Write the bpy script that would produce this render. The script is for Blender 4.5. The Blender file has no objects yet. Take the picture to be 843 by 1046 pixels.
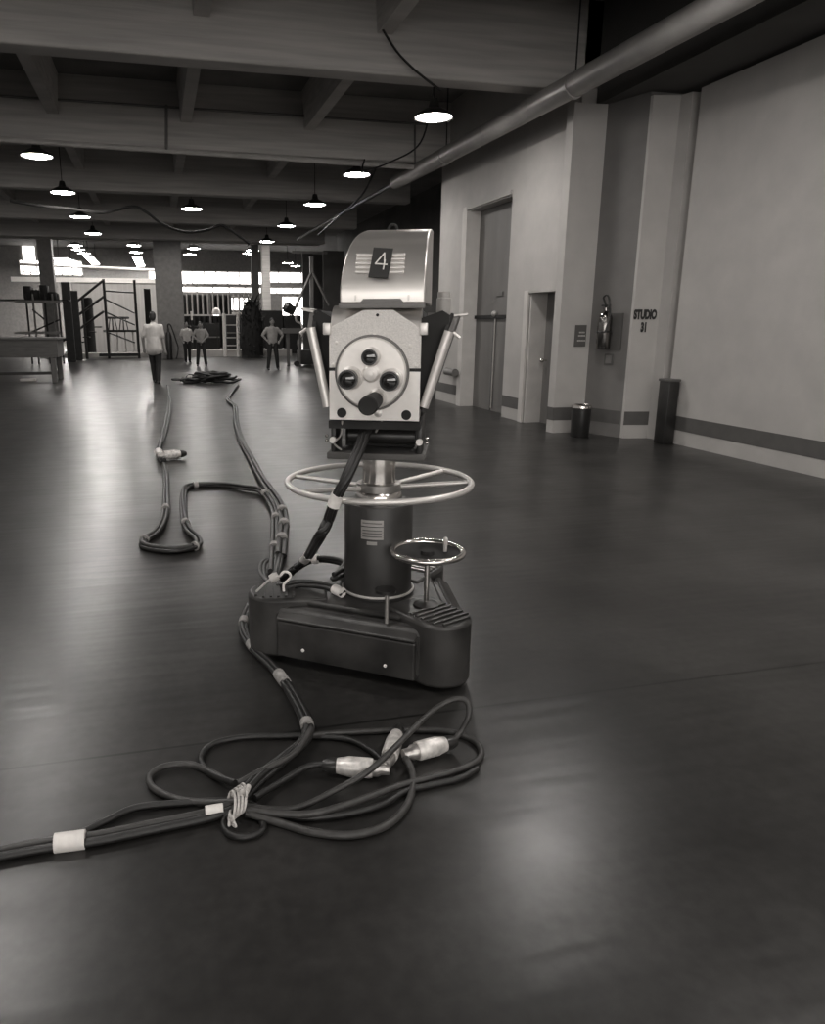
import bpy, bmesh, math, random
from mathutils import Vector, Matrix
random.seed(4)
C = bpy.context.scene.collection
PI = math.pi
# ------------------------------------------------------------------ camera geometry (image taken as 843x1046)
F_, CX, CY, H = 750., 351.5, 519., 1.5
TH = math.atan(188/750.); PS = math.atan(191.5/773.)
def ray(u, v):
    x = u-CX; y = CY-v
    fw = F_*math.cos(TH)+y*math.sin(TH); up = -F_*math.sin(TH)+y*math.cos(TH)
    return (x*math.cos(PS)+fw*math.sin(PS), -x*math.sin(PS)+fw*math.cos(PS), up)
def fl(u, v, z=0.):            # point at height z under a pixel
    r = ray(u, v); t = (z-H)/r[2]; return Vector((r[0]*t, r[1]*t, z))
def atY(u, v, Y):
    r = ray(u, v); t = Y/r[1]; return Vector((r[0]*t, Y, H+r[2]*t))
def atX(u, v, X):
    r = ray(u, v); t = X/r[0]; return Vector((X, r[1]*t, H+r[2]*t))

# ------------------------------------------------------------------ materials
def G(v): return (v*1.0, v*0.96, v*0.92, 1)
def mat(name, v, rough=.6, metal=0., var=.25, scale=6., bump=0., bscale=80., stretch=None, coat=0., spec=.5):
    m = bpy.data.materials.new(name); m.use_nodes = True
    nt = m.node_tree; n = nt.nodes; L = nt.links; b = n['Principled BSDF']
    b.inputs['Roughness'].default_value = rough; b.inputs['Metallic'].default_value = metal
    b.inputs['Coat Weight'].default_value = coat; b.inputs['Specular IOR Level'].default_value = spec
    tc = n.new('ShaderNodeTexCoord'); mp = n.new('ShaderNodeMapping'); L.new(tc.outputs['Object'], mp.inputs['Vector'])
    if stretch: mp.inputs['Scale'].default_value = stretch
    t = n.new('ShaderNodeTexNoise'); t.inputs['Scale'].default_value = scale; t.inputs['Detail'].default_value = 6
    L.new(mp.outputs[0], t.inputs['Vector'])
    r = n.new('ShaderNodeValToRGB'); r.color_ramp.elements[0].position = .3; r.color_ramp.elements[1].position = .7
    r.color_ramp.elements[0].color = G(v*(1-var)); r.color_ramp.elements[1].color = G(min(1, v*(1+var)))
    L.new(t.outputs['Fac'], r.inputs['Fac']); L.new(r.outputs['Color'], b.inputs['Base Color'])
    if bump:
        t2 = n.new('ShaderNodeTexNoise'); t2.inputs['Scale'].default_value = bscale; t2.inputs['Detail'].default_value = 4
        L.new(mp.outputs[0], t2.inputs['Vector'])
        bp = n.new('ShaderNodeBump'); bp.inputs['Strength'].default_value = bump; bp.inputs['Distance'].default_value = .01
        L.new(t2.outputs['Fac'], bp.inputs['Height']); L.new(bp.outputs[0], b.inputs['Normal'])
    return m
def emis(name, v, s):
    m = bpy.data.materials.new(name); m.use_nodes = True
    b = m.node_tree.nodes['Principled BSDF']
    b.inputs['Base Color'].default_value = G(.8); b.inputs['Emission Color'].default_value = G(v); b.inputs['Emission Strength'].default_value = s
    return m
def floor_mat():
    m = mat('polished concrete floor', .024, .2, 0, .45, 1.5, 0, spec=.36)
    nt = m.node_tree; n = nt.nodes; L = nt.links; b = n['Principled BSDF']
    tc = n.new('ShaderNodeTexCoord'); 
    a = n.new('ShaderNodeTexNoise'); a.inputs['Scale'].default_value = 3.2; a.inputs['Detail'].default_value = 6
    L.new(tc.outputs['Object'], a.inputs['Vector'])
    mr = n.new('ShaderNodeMapRange'); mr.inputs[1].default_value = .3; mr.inputs[2].default_value = .7; mr.inputs[3].default_value = .282; mr.inputs[4].default_value = .325
    L.new(a.outputs['Fac'], mr.inputs[0]); L.new(mr.outputs[0], b.inputs['Roughness'])
    w = n.new('ShaderNodeTexNoise'); w.inputs['Scale'].default_value = 2.2; w.inputs['Detail'].default_value = 1
    w2 = n.new('ShaderNodeTexNoise'); w2.inputs['Scale'].default_value = 60; w2.inputs['Detail'].default_value = 2
    L.new(tc.outputs['Object'], w2.inputs['Vector'])
    ad = n.new('ShaderNodeMath'); ad.operation = 'MULTIPLY_ADD'; ad.inputs[1].default_value = 0
    mpw = n.new('ShaderNodeMapping'); mpw.inputs['Scale'].default_value = (1.2, 9, 1); L.new(tc.outputs['Object'], mpw.inputs['Vector']); L.new(mpw.outputs[0], w.inputs['Vector'])
    w.inputs['Scale'].default_value = 1.2; L.new(w2.outputs['Fac'], ad.inputs[0]); L.new(w.outputs['Fac'], ad.inputs[2])
    bp = n.new('ShaderNodeBump'); bp.inputs['Strength'].default_value = .1; bp.inputs['Distance'].default_value = .02
    L.new(ad.outputs[0], bp.inputs['Height']); L.new(bp.outputs[0], b.inputs['Normal'])
    w2.inputs['Scale'].default_value = 22
    rp = n.new('ShaderNodeMapRange'); rp.inputs[1].default_value = .3; rp.inputs[2].default_value = .7; rp.inputs[3].default_value = .8; rp.inputs[4].default_value = 1.2
    L.new(w2.outputs['Fac'], rp.inputs[0])
    sc_ = n.new('ShaderNodeVectorMath'); sc_.operation = 'SCALE'; L.new(b.inputs['Base Color'].links[0].from_socket, sc_.inputs[0]); L.new(rp.outputs[0], sc_.inputs['Scale']); L.new(sc_.outputs[0], b.inputs['Base Color'])
    # dark saw-cut joints between the slabs, along X every 4.7 m and along Y every 4.7 m
    sx = n.new('ShaderNodeSeparateXYZ'); L.new(tc.outputs['Object'], sx.inputs[0])
    masks = []
    for ax, off in ((1, 2.47), (1, 7.17)):
        s = n.new('ShaderNodeMath'); s.operation = 'SUBTRACT'; s.inputs[1].default_value = off; L.new(sx.outputs[ax], s.inputs[0])
        p = n.new('ShaderNodeMath'); p.operation = 'PINGPONG'; p.inputs[1].default_value = 4.7/2; L.new(s.outputs[0], p.inputs[0])
        c = n.new('ShaderNodeMath'); c.operation = 'LESS_THAN'; c.inputs[1].default_value = .006; L.new(p.outputs[0], c.inputs[0]); masks.append(c)
    mx = n.new('ShaderNodeMath'); mx.operation = 'MAXIMUM'; L.new(masks[0].outputs[0], mx.inputs[0]); L.new(masks[1].outputs[0], mx.inputs[1])
    fm = n.new('ShaderNodeMath'); fm.operation = 'MULTIPLY'; fm.inputs[1].default_value = .9; L.new(mx.outputs[0], fm.inputs[0])
    mix = n.new('ShaderNodeMix'); mix.data_type = 'RGBA'; mix.inputs[7].default_value = G(.004)
    L.new(fm.outputs[0], mix.inputs[0])
    src = b.inputs['Base Color'].links[0].from_socket; L.new(src, mix.inputs[6]); L.new(mix.outputs[2], b.inputs['Base Color'])
    return m
M = dict(
 floor=floor_mat(),
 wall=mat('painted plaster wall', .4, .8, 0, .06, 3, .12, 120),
 wallshade=mat('return wall darkened for shade', .15, .8, 0, .07, 3, .1, 120),  # darker copy of the wall plaster; the return's shade is in its colour
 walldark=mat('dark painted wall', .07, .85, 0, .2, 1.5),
 band=mat('dark grey painted stripe', .085, .7, 0, .1, 5),
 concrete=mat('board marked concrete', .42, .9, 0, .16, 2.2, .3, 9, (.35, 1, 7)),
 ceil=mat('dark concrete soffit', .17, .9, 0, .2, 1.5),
 pipe=mat('painted steel pipe', .3, .42, .25, .12, 4),
 door=mat('scuffed grey door', .155, .6, 0, .2, 2.5, .05, 30, (1, 1, .25)),
 jamb=mat('pale painted jamb', .5, .7, 0, .08, 4),
 alu=mat('brushed aluminium', .62, .36, .85, .06, 14, .05, 60, (.06, 1, 1)),
 plate=mat('speckled cream camera plate', .62, .55, 0, .14, 190, .1, 300),
 plate2=mat('smooth cream plate', .8, .5, 0, .03, 40),
 turret=mat('satin aluminium turret', .72, .42, .35, .04, 30),
 tube=mat('pale satin metal', .66, .38, .5, .05, 10),
 chrome=mat('worn chrome', .75, .2, 1, .08, 20),
 steel=mat('dull steel', .45, .35, .8, .12, 12),
 black=mat('black enamel', .018, .35, 0, .3, 8),
 matte=mat('matte black', .014, .8, 0, .3, 8),
 glass=mat('dark lens glass', .012, .05, 0, .1, 3, coat=1),
 ped=mat('worn dark grey enamel', .034, .42, .1, .7, 4.5, .06, 40),
 pedcol=mat('dark grey column paint', .028, .45, .1, .2, 9, .04, 60),
 deck=mat('ribbed dark rubber', .04, .6, 0, .3, 10),
 grey=mat('mid grey painted metal', .14, .5, .1, .15, 6),
 lightgrey=mat('light grey painted metal', .42, .5, .1, .1, 6),
 cable=mat('black rubber cable', .012, .45, 0, .3, 30, .1, 200),
 cabletan=mat('grey rubber cable', .036, .45, 0, .25, 30, .1, 200),
 tapedim=mat('greyish white tape', .3, .7, 0, .25, 30), exting=mat('dark polished steel', .2, .18, 1, .1, 10), fillpane=emis('glowing pane of added fill window', 1., 5.6),  # greyer tape, extinguisher steel, and fill glow for the added back window
 tape=mat('white cloth tape', .72, .7, 0, .1, 30),
 string=mat('pale string', .5, .8, 0, .25, 60),
 conn=mat('scratched aluminium plug', .66, .4, .35, .3, 35),
 ink=mat('black stencil paint', .02, .7, 0, .1, 10),
 white=mat('white paint', .75, .6, 0, .05, 10),
 plates=mat('engraved metal plate', .34, .4, .4, .2, 60, 0, 10, (.05, .05, 3)),
 skin=mat('skin', .22, .6, 0, .08, 10), hair=mat('dark hair', .015, .6, 0, .3, 40, .3, 120),
 shirt=mat('white cotton shirt', .48, .85, 0, .08, 12, .25, 25), shirt2=mat('grey cotton shirt', .24, .85, 0, .1, 12, .25, 25),
 trouser=mat('dark trousers', .012, .85, 0, .2, 10, .2, 25), shoe=mat('black leather', .012, .4),
 prop=mat('shaggy dark cloth', .012, .95, 0, .5, 6, .8, 20), farwall=mat('pale corrugated sheet', .34, .8, 0, .12, 1, .6, 6, (6, 6, .1)),
 wood=mat('dusty grey plywood', .075, .7, 0, .2, 3, .05, 20, (1, 8, 8)),
 lamp=emis('glowing lamp lens', 1., 115.), tubes=emis('glowing fluorescent lens', 1., 110.), day=emis('daylit frosted pane', 1., 6.),
)
# ------------------------------------------------------------------ mesh helpers
def cr(pts, n=8, closed=False):           # Catmull-Rom through the points
    P = [Vector(p) for p in pts]; N = len(P); out = []
    rng = range(N if closed else N-1)
    for i in rng:
        if closed: a, b, c, d = P[(i-1) % N], P[i], P[(i+1) % N], P[(i+2) % N]
        else: a, b, c, d = P[max(i-1, 0)], P[i], P[i+1], P[min(i+2, N-1)]
        for k in range(n):
            t = k/n; out.append(.5*((2*b)+(c-a)*t+(2*a-5*b+4*c-d)*t*t+(3*b-a-3*c+d)*t**3))
    if not closed: out.append(P[-1])
    return out
class MB:
    def __init__(s): s.b = bmesh.new()
    def box(s, c, size, R=None, bev=0., seg=2):
        r = bmesh.ops.create_cube(s.b, size=1); vs = r['verts']
        for v in vs: v.co = Vector((v.co.x*size[0], v.co.y*size[1], v.co.z*size[2]))
        if bev:
            es = list({e for v in vs for e in v.link_edges})
            g = bmesh.ops.bevel(s.b, geom=es, offset=bev, segments=seg, affect='EDGES', profile=.5)
            vs = list({v for f in g['faces'] for v in f.verts} | {v for v in vs if v.is_valid})
        T = Matrix.Translation(Vector(c)) @ (R.to_4x4() if R else Matrix.Identity(4))
        for v in vs: v.co = T @ v.co
        return s
    def ring(s, c, t, u, w, r, seg): return [s.b.verts.new(Vector(c)+u*(math.cos(2*PI*k/seg)*r)+w*(math.sin(2*PI*k/seg)*r)) for k in range(seg)]
    def tube(s, pts, r, seg=10, closed=False, cap=True):
        P = [Vector(p) for p in pts]; N = len(P)
        if not hasattr(r, '__len__'): r = [r]*N
        rings = []; u = None
        for i in range(N):
            a = P[i-1] if (i or closed) else P[i]; d = P[(i+1) % N] if (i < N-1 or closed) else P[i]
            t = (d-a)
            if t.length < 1e-9: t = Vector((0, 0, 1))
            t.normalize()
            if u is None:
                u = t.orthogonal().normalized()
            u = (u-t*u.dot(t))
            if u.length < 1e-6: u = t.orthogonal()
            u.normalize(); w = t.cross(u)
            rings.append(s.ring(P[i], t, u, w, r[i], seg))
        for i in range(N if closed else N-1):
            A, B = rings[i], rings[(i+1) % N]
            off = 0
            if closed and i == N-1: off = min(range(seg), key=lambda o: (A[0].co-B[o].co).length)
            for k in range(seg): s.b.faces.new((A[k], A[(k+1) % seg], B[(k+1+off) % seg], B[(k+off) % seg]))
        if cap and not closed:
            s.b.faces.new(rings[0][::-1]); s.b.faces.new(rings[-1])
        return s
    def cyl(s, p0, p1, r0, r1=None, seg=24): return s.tube([p0, p1], [r0, r0 if r1 is None else r1], seg)
    def lathe(s, prof, c=(0, 0, 0), R=None, seg=32):      # (r,z) profile about local Z
        T = Matrix.Translation(Vector(c)) @ (R.to_4x4() if R else Matrix.Identity(4)); rs = []
        for r, z in prof:
            if r < 1e-6: rs.append([s.b.verts.new(T @ Vector((0, 0, z)))])
            else: rs.append([s.b.verts.new(T @ Vector((r*math.cos(2*PI*k/seg), r*math.sin(2*PI*k/seg), z))) for k in range(seg)])
        for A, B in zip(rs, rs[1:]):
            if len(A) == 1 and len(B) == 1: continue
            for k in range(seg):
                j = (k+1) % seg
                if len(A) == 1: s.b.faces.new((A[0], B[k], B[j]))
                elif len(B) == 1: s.b.faces.new((A[k], A[j], B[0]))
                else: s.b.faces.new((A[k], A[j], B[j], B[k]))
        return s
    def prism(s, poly, f0, f1):        # polygon (2d) mapped by f0 and f1 into 3-D
        a = [s.b.verts.new(Vector(f0(*p))) for p in poly]; b = [s.b.verts.new(Vector(f1(*p))) for p in poly]; n = len(poly)
        s.b.faces.new(a[::-1]); s.b.faces.new(b)
        for k in range(n): s.b.faces.new((a[k], a[(k+1) % n], b[(k+1) % n], b[k]))
        return s
    def zprism(s, poly, z0, z1): return s.prism(poly, lambda x, y: (x, y, z0), lambda x, y: (x, y, z1))
    def ball(s, c, r, seg=12):
        g = bmesh.ops.create_uvsphere(s.b, u_segments=seg, v_segments=seg//2+2, radius=1)
        rr = r if hasattr(r, '__len__') else (r, r, r)
        for v in g['verts']: v.co = Vector((v.co.x*rr[0], v.co.y*rr[1], v.co.z*rr[2]))+Vector(c)
        return s
    def caps(s, p0, p1, r0, r1, seg=12): s.cyl(p0, p1, r0, r1, seg); s.ball(p0, r0, seg); s.ball(p1, r1, seg); return s
    def build(s, name, m, parent=None, smooth=True, bevel=0., angle=38):
        bmesh.ops.recalc_face_normals(s.b, faces=s.b.faces[:])
        me = bpy.data.meshes.new(name); s.b.to_mesh(me); s.b.free()
        me.materials.append(M[m] if isinstance(m, str) else m)
        o = bpy.data.objects.new(name, me); C.objects.link(o)
        if parent: o.parent = parent
        if bevel:
            md = o.modifiers.new('bevel', 'BEVEL'); md.width = bevel; md.segments = 2; md.limit_method = 'ANGLE'; md.angle_limit = math.radians(40)
        if smooth:
            me.polygons.foreach_set('use_smooth', [True]*len(me.polygons))
            me.set_sharp_from_angle(angle=math.radians(angle))
        return o
def thing(name, label, cat, loc=(0, 0, 0), rz=0., group=None):
    o = bpy.data.objects.new(name, None); o.empty_display_size = .1; C.objects.link(o); o.location = loc; o.rotation_euler = (0, 0, rz)
    o['label'] = label; o['category'] = cat
    if group: o['group'] = group
    return o
def tag(o, label, cat, group=None):
    o['label'] = label; o['category'] = cat
    if group: o['group'] = group
    return o
def struct(o): o['kind'] = 'structure'; return o
def dup(root, loc, label=None, rz=None):
    r = root.copy(); C.objects.link(r); r.location = loc
    if rz is not None: r.rotation_euler = (0, 0, rz)
    if label: r['label'] = label
    for ch in list(root.children):
        c = ch.copy(); C.objects.link(c); c.parent = r
        for g in list(ch.children): d = g.copy(); C.objects.link(d); d.parent = c
    return r
def text_mesh(name, s, size, m, parent, Mx, bold=0., sx=1., extr=.001):
    cu = bpy.data.curves.new(name, 'FONT'); cu.body = s; cu.size = size; cu.extrude = extr; cu.offset = bold; cu.align_x = 'CENTER'; cu.align_y = 'CENTER'
    t = bpy.data.objects.new(name, cu); C.objects.link(t); bpy.context.view_layer.update()
    me = bpy.data.meshes.new_from_object(t); bpy.data.objects.remove(t); bpy.data.curves.remove(cu)
    for v in me.vertices: v.co = Mx @ Vector((v.co.x*sx, v.co.y, v.co.z))
    me.materials.clear(); me.materials.append(M[m])
    o = bpy.data.objects.new(name, me); C.objects.link(o)
    if parent: o.parent = parent
    return o
def frame(origin, ux, uy, uz):
    return Matrix(((ux[0], uy[0], uz[0], origin[0]), (ux[1], uy[1], uz[1], origin[1]), (ux[2], uy[2], uz[2], origin[2]), (0, 0, 0, 1)))
RX = lambda a: Matrix.Rotation(math.radians(a), 3, 'X')
RY = lambda a: Matrix.Rotation(math.radians(a), 3, 'Y')
RZ = lambda a: Matrix.Rotation(math.radians(a), 3, 'Z')

# ================================================================== THE SETTING
ZC = 5.45                                              # ceiling height
struct(MB().box((4, 30, -.1), (60, 90, .2)).build('floor', 'floor', None, False))
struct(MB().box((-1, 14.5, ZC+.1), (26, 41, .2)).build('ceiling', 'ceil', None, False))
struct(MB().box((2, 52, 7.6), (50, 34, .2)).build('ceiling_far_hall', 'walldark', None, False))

# right wall: a stepped footprint, built as segments between floor points
def wallseg(m, a, b, z0, z1, th=.3, mb=None):
    a = Vector(a+(0,)); b = Vector(b+(0,)); d = (b-a).normalized(); n = Vector((-d.y, d.x, 0))
    if n.x < 0 and abs(n.x) > .3: n = -n
    if abs(n.x) <= .3 and n.y < 0: n = -n
    q = [(a.x, a.y), (b.x, b.y), (b.x+n.x*th, b.y+n.y*th), (a.x+n.x*th, a.y+n.y*th)]
    (mb or MB()).zprism(q, z0, z1)
XW = 5.5
BD0, BD1, BDZ = 11.28, 13.02, 3.44                    # big door opening
SD0, SD1, SDZ = 9.66, 10.52, 1.95                      # small door opening
w = MB()
for y0, y1, z0, z1 in ((13.02, 14.35, 0, ZC), (BD0, BD1, BDZ, ZC), (SD1, BD0, 0, ZC), (SD0, SD1, SDZ, ZC), (9.42, SD0, 0, ZC)):
    w.box((XW+.25, (y0+y1)/2, (z0+z1)/2), (.5, y1-y0, z1-z0))
struct(w.build('wall_right', 'wall', None, False))
pil = [(5.345, 9.5), (5.36, 9.35), (5.82, 9.32), (5.82, 9.5)]
struct(MB().zprism(pil, 0, 4.25).build('wall_right_pilaster', 'wall', None, False))
struct(MB().zprism([(5.82, 9.6), (5.82, 9.32), (6.02, 8.72), (6.6, 8.72), (6.6, 9.6)], 0, 4.25).build('wall_right_return', 'wallshade', None, False))
struct(MB().zprism([(6.02, 8.72), (6.03, 8.68), (6.36, 8.61), (6.4, 8.45), (6.8, 8.45), (6.8, 8.72)], 0, 4.2).build('wall_right_pier', 'wall', None, False))
struct(MB().box((6.65, -.4, 2.1), (.5, 17.4, 4.2)).build('wall_right_near', 'wall', None, False))
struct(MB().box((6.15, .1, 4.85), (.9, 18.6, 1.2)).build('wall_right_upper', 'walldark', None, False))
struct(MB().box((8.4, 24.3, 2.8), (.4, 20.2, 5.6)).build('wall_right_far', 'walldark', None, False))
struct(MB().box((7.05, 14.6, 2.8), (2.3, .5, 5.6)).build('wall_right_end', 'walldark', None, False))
# painted stripe round the foot of the wall
def stripe(name, pts):
    b = MB()
    for a, c in zip(pts, pts[1:]):
        a = Vector(a+(0,)); c = Vector(c+(0,)); d = (c-a).normalized(); n = Vector((d.y, -d.x, 0))
        if n.x > .1: n = -n
        if abs(n.x) <= .1 and n.y > 0: n = -n
        q = [a+n*.004, c+n*.004, c-n*.01, a-n*.01]
        b.zprism([(p.x, p.y) for p in q], .18, .36)
    return struct(b.build(name, 'band', None, False))
stripe('baseboard_right', [(XW, 14.35), (XW, BD1+.12)])
stripe('baseboard_right_middle', [(XW, BD0), (XW, SD1+.13)])
stripe('baseboard_right_pilaster', [(5.345, 9.5), (5.36, 9.35), (5.82, 9.32)])
stripe('baseboard_right_return', [(5.822, 9.31), (6.015, 8.74)])
stripe('baseboard_right_pier', [(6.03, 8.68), (6.36, 8.61)])
stripe('baseboard_right_near', [(6.4, 8.28), (6.4, -9)])
wb = MB()
for x0, x1, z0, z1 in ((-16, 8.6, 0, 1.3), (-16, 8.6, 4.3, ZC), (-16, -11, 1.3, 4.3), (5.4, 8.6, 1.3, 4.3)): wb.box(((x0+x1)/2, -9.2, (z0+z1)/2), (x1-x0, .3, z1-z0))
struct(wb.build('wall_back', 'wall', None, False))
b = MB()
for k in range(13): b.box((-11+16.4*k/12, -9.2, 2.8), (.12, .14, 3))
for z in (1.3, 2.8, 4.3): b.box((-2.8, -9.2, z), (16.5, .14, .1))
wo = struct(b.build('window_9', 'lightgrey', None, False))  # unseen window added behind the viewpoint to light the camera front
for k in range(12): MB().box((-11+16.4*(k+.5)/12, -9.22, 2.8), (16.4/12-.12, .03, 2.95)).build('pane', 'fillpane', wo, False)
# ---- big door
d1 = struct(MB().box((XW+.24, (BD0+BD1)/2, BDZ/2), (.06, BD1-BD0, BDZ)).build('door_1', 'door', None, False))
j = struct(MB().box((XW+.1, BD1+.02, BDZ/2), (.3, .2, BDZ+.0)).box((XW-.01, BD1+.06, BDZ/2+.04), (.05, .14, BDZ+.08)).build('trim_1', 'jamb', None, False))
struct(MB().box((XW-.01, (BD0+BD1)/2, BDZ+.05), (.05, BD1-BD0, .06)).build('trim_2', 'wall', None, False))
MB().box((XW+.195, (BD0+BD1)/2, 1.62), (.05, BD1-BD0-.1, .06)).build('cross_rail', 'matte', d1, False)
MB().cyl((XW+.19, 12.1, .05), (XW+.19, 12.1, 1.6), .016, None, 10).build('bolt_rod', 'steel', d1)
MB().ball((XW+.17, 12.1, 1.67), .05).build('knob', 'lightgrey', d1)
MB().box((XW+.2, 12.0, 2.0), (.02, .26, .07)).build('name_plate', 'grey', d1, False)
MB().box((XW+.208, 12.18, .8), (.006, .018, 1.6)).build('leaf_gap', 'matte', d1, False)
# ---- small door
d2 = struct(MB().box((XW+.3, (SD0+SD1)/2, SDZ/2), (.05, SD1-SD0, SDZ)).build('door_2', 'door', None, False))
struct(MB().box((XW+.16, SD1+.01, SDZ/2), (.3, .1, SDZ)).box((XW-.01, SD1+.06, SDZ/2+.02), (.05, .12, SDZ+.04)).build('trim_3', 'jamb', None, False))
struct(MB().box((XW-.005, (SD0+SD1)/2, SDZ+.03), (.04, SD1-SD0, .06)).build('trim_4', 'wall', None, False))
k = MB().cyl((XW+.27, SD1-.14, .96), (XW+.2, SD1-.14, .96), .014, None, 10); k.ball((XW+.19, SD1-.14, .96), .035); k.build('door_knob', 'chrome', d2)
MB().box((XW+.25, SD0+.3, 1.62), (.06, .2, .04)).build('door_closer', 'matte', d2, False)

# ---- concrete beams across the hall and joists between them
BY = [4.66, 9.42, 14.0, 18.55, 23.7, 28.4]
for i, y in enumerate(BY):
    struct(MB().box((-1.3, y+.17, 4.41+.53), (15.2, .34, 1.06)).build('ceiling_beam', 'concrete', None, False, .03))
for i, (y0, y1) in enumerate(zip(BY, BY[1:])):
    for x in (-3.75, -1.45, .69, 2.83):
        q = MB(); q.prism([(-.13, ZC), (.13, ZC), (.09, 4.84), (-.09, 4.84)], lambda a, z: (x+a, y0+.34, z), lambda a, z: (x+a, y1, z))
        struct(q.build('ceiling_joist', 'concrete', None, False))
struct(MB().box((-1.3, 34.3, 5.3), (17.2, .5, .75)).build('ceiling_header', 'concrete', None, False))
# columns at the end of the hall and beyond
for nm, p, sz, m in (('trim_5', (.62, 34.2, 2.6), (1.15, .7, 5.2), 'grey'), ('trim_6', (5.65, 44, 3.7), (.4, .4, 7.4), 'walldark'),
                     ('trim_7', (6.05, 42.5, 3.7), (.45, .4, 7.4), 'concrete'), ('trim_8', (-4.6, 36.5, 3.7), (.6, .6, 7.4), 'grey')):
    struct(MB().box(p, sz).build(nm, m, None, False, .02))
# raised kerb, far wall and its windows
struct(MB().box((3.5, 36.4, .16), (5.6, .8, .32)).box((-2.6, 36.6, .1), (5.2, .8, .2)).build('floor_kerb', 'jamb', None, False))
fw = struct(MB().box((4, 66.2, 3.8), (46, .3, 7.6)).build('wall_far', 'grey', None, False))
def window(n, x0, x1, z0, z1, y, panes, m='day'):
    b = MB(); W = x1-x0
    for k in range(panes+1): b.box((x0+W*k/panes, y-.02, (z0+z1)/2), (.1, .08, z1-z0+.1))
    for z in (z0, z1): b.box(((x0+x1)/2, y-.02, z), (W+.1, .08, .1))
    o = struct(b.build('window_%d' % n, 'lightgrey', None, False))
    for k in range(panes): MB().box((x0+W*(k+.5)/panes, y, (z0+z1)/2), (W/panes-.08, .02, z1-z0-.06)).build('pane', m, o, False)
p = lambda u, v: atY(u, v, 66)
window(1, p(184, 280).x, p(268, 280).x, p(200, 290).z, p(200, 277).z, 66, 7)
window(2, p(184, 295).x, p(330, 295).x, p(200, 299).z, p(200, 293).z, 65.98, 9)
window(3, p(273, 280).x, p(330, 280).x, p(300, 289).z, p(300, 278).z, 66, 5)
window(4, p(20, 272).x, p(84, 272).x, p(50, 281).z, p(50, 266).z, 66, 6)
window(5, p(152, 280).x, p(163, 280).x, p(158, 288).z, p(158, 276).z, 66, 1)
window(6, p(236, 310).x, p(262, 310).x, p(240, 317).z, p(240, 304).z, 66, 3)
window(7, p(288, 310).x, p(312, 310).x, p(300, 333).z, p(300, 303).z, 66, 3)
window(8, p(22, 253).x, p(36, 253).x, p(30, 278).z, p(30, 246).z, 65.9, 1)

# ================================================================== LAMPS
LZ = 4.2
lamp0 = thing('pendant_lamp', 'x', 'lamp', (0, 0, LZ), 0, 'pendant lamps hung in rows from the hall ceiling')
MB().lathe([(.255, .0), (.26, .012), (.245, .035), (.17, .085), (.075, .13), (.06, .2), (.05, .235), (0, .24)], seg=36).build('shade', 'black', lamp0)
MB().lathe([(0, -.022), (.1, -.018), (.19, -.004), (.24, .012), (.0, .016)], seg=36).build('diffuser', 'lamp', lamp0)
MB().cyl((0, 0, .23), (0, 0, 1.18), .008, None, 8).build('cord', 'matte', lamp0)
LAMPS = [((3.8, 10.3), 'nearest and largest glowing pendant lamp, high beside the overhead pipe'),
 ((3.8, 14.35), 'glowing pendant lamp second back in the right row, above the camera'),
 ((3.76, 18.0), 'glowing pendant lamp third back in the right row of lamps'),
 ((3.76, 22.0), 'small glowing pendant lamp fourth back in the right row of lamps'),
 ((3.8, 26.2), 'smallest farthest pendant lamp of the right row, near the end of the hall'),
 ((-1.77, 14.1), 'large glowing pendant lamp nearest in the left row of lamps'),
 ((-1.77, 17.7), 'glowing pendant lamp second back in the left row of lamps'),
 ((-1.77, 21.5), 'small glowing pendant lamp third back in the left row of lamps'),
 ((-1.74, 25.2), 'smallest farthest pendant lamp of the left row'),
 ((.99, 19.4), 'small lone pendant lamp hung between the left and right rows'),
 ((3.8, 6.15), 'pendant lamp over the near right side of the floor'), ((3.8, 2.3), 'unseen pendant lamp added over the right side behind the viewpoint'),
 ((-1.9, 9.6), 'pendant lamp over the near left side of the floor'), ((-1.77, 6.2), 'unseen pendant lamp added over the left side level with the pile of cable'),
 ((-1.77, 2.2), 'unseen pendant lamp added over the left side beside the viewpoint'), ((1.0, -1.6), 'unseen pendant lamp added behind the viewpoint'),  # lamps beside and behind the viewpoint are unseen, added to light the hall
 ((3.8, -1.9), 'unseen pendant lamp added at the rear of the right row'),
 ((-1.75, 31.2), 'unseen pendant lamp added behind the farthest beam on the left'), ((.95, 31.2), 'unseen pendant lamp added behind the farthest beam before the end column'), ((3.8, 31.2), 'unseen pendant lamp added behind the farthest beam on the right')]  # unseen lamps added behind the beam to light the end column
for i, ((x, y), lb) in enumerate(LAMPS):
    if i == 0: lamp0.location = (x, y, LZ); lamp0['label'] = lb
    else: dup(lamp0, (x, y, LZ if y < 30 else 4.85), lb)
# lamps of the far hall
fl0 = thing('ceiling_light', 'x', 'lamp', (0, 0, 0), 0, 'round ceiling lights of the far hall')
MB().lathe([(.42, 0), (.43, .03), (.3, .14), (.1, .22), (0, .22)], seg=20).build('shade', 'lightgrey', fl0)
MB().lathe([(0, -.03), (.25, -.02), (.4, .01), (0, .015)], seg=20).build('diffuser', 'tubes', fl0)
MB().cyl((0, 0, .2), (0, 0, 1.6), .02, None, 6).build('stem', 'matte', fl0)
FL = [(77, 251, 'first round light'), (80, 255, 'second round light'), (86, 259, 'third round light'), (137, 251, 'round light left of the column, nearest of its row'),
 (139, 258, 'round light left of the column, second of its row'), (198, 254, 'round light just right of the column'), (194, 260, 'lower round light just right of the column'),
 (258, 256, 'round light in the middle of the far hall'), (254, 259, 'lower round light in the middle of the far hall'), (294, 269, 'round light right of the pale far column'), (302, 272, 'small round light beside the lighting tower')]
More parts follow.
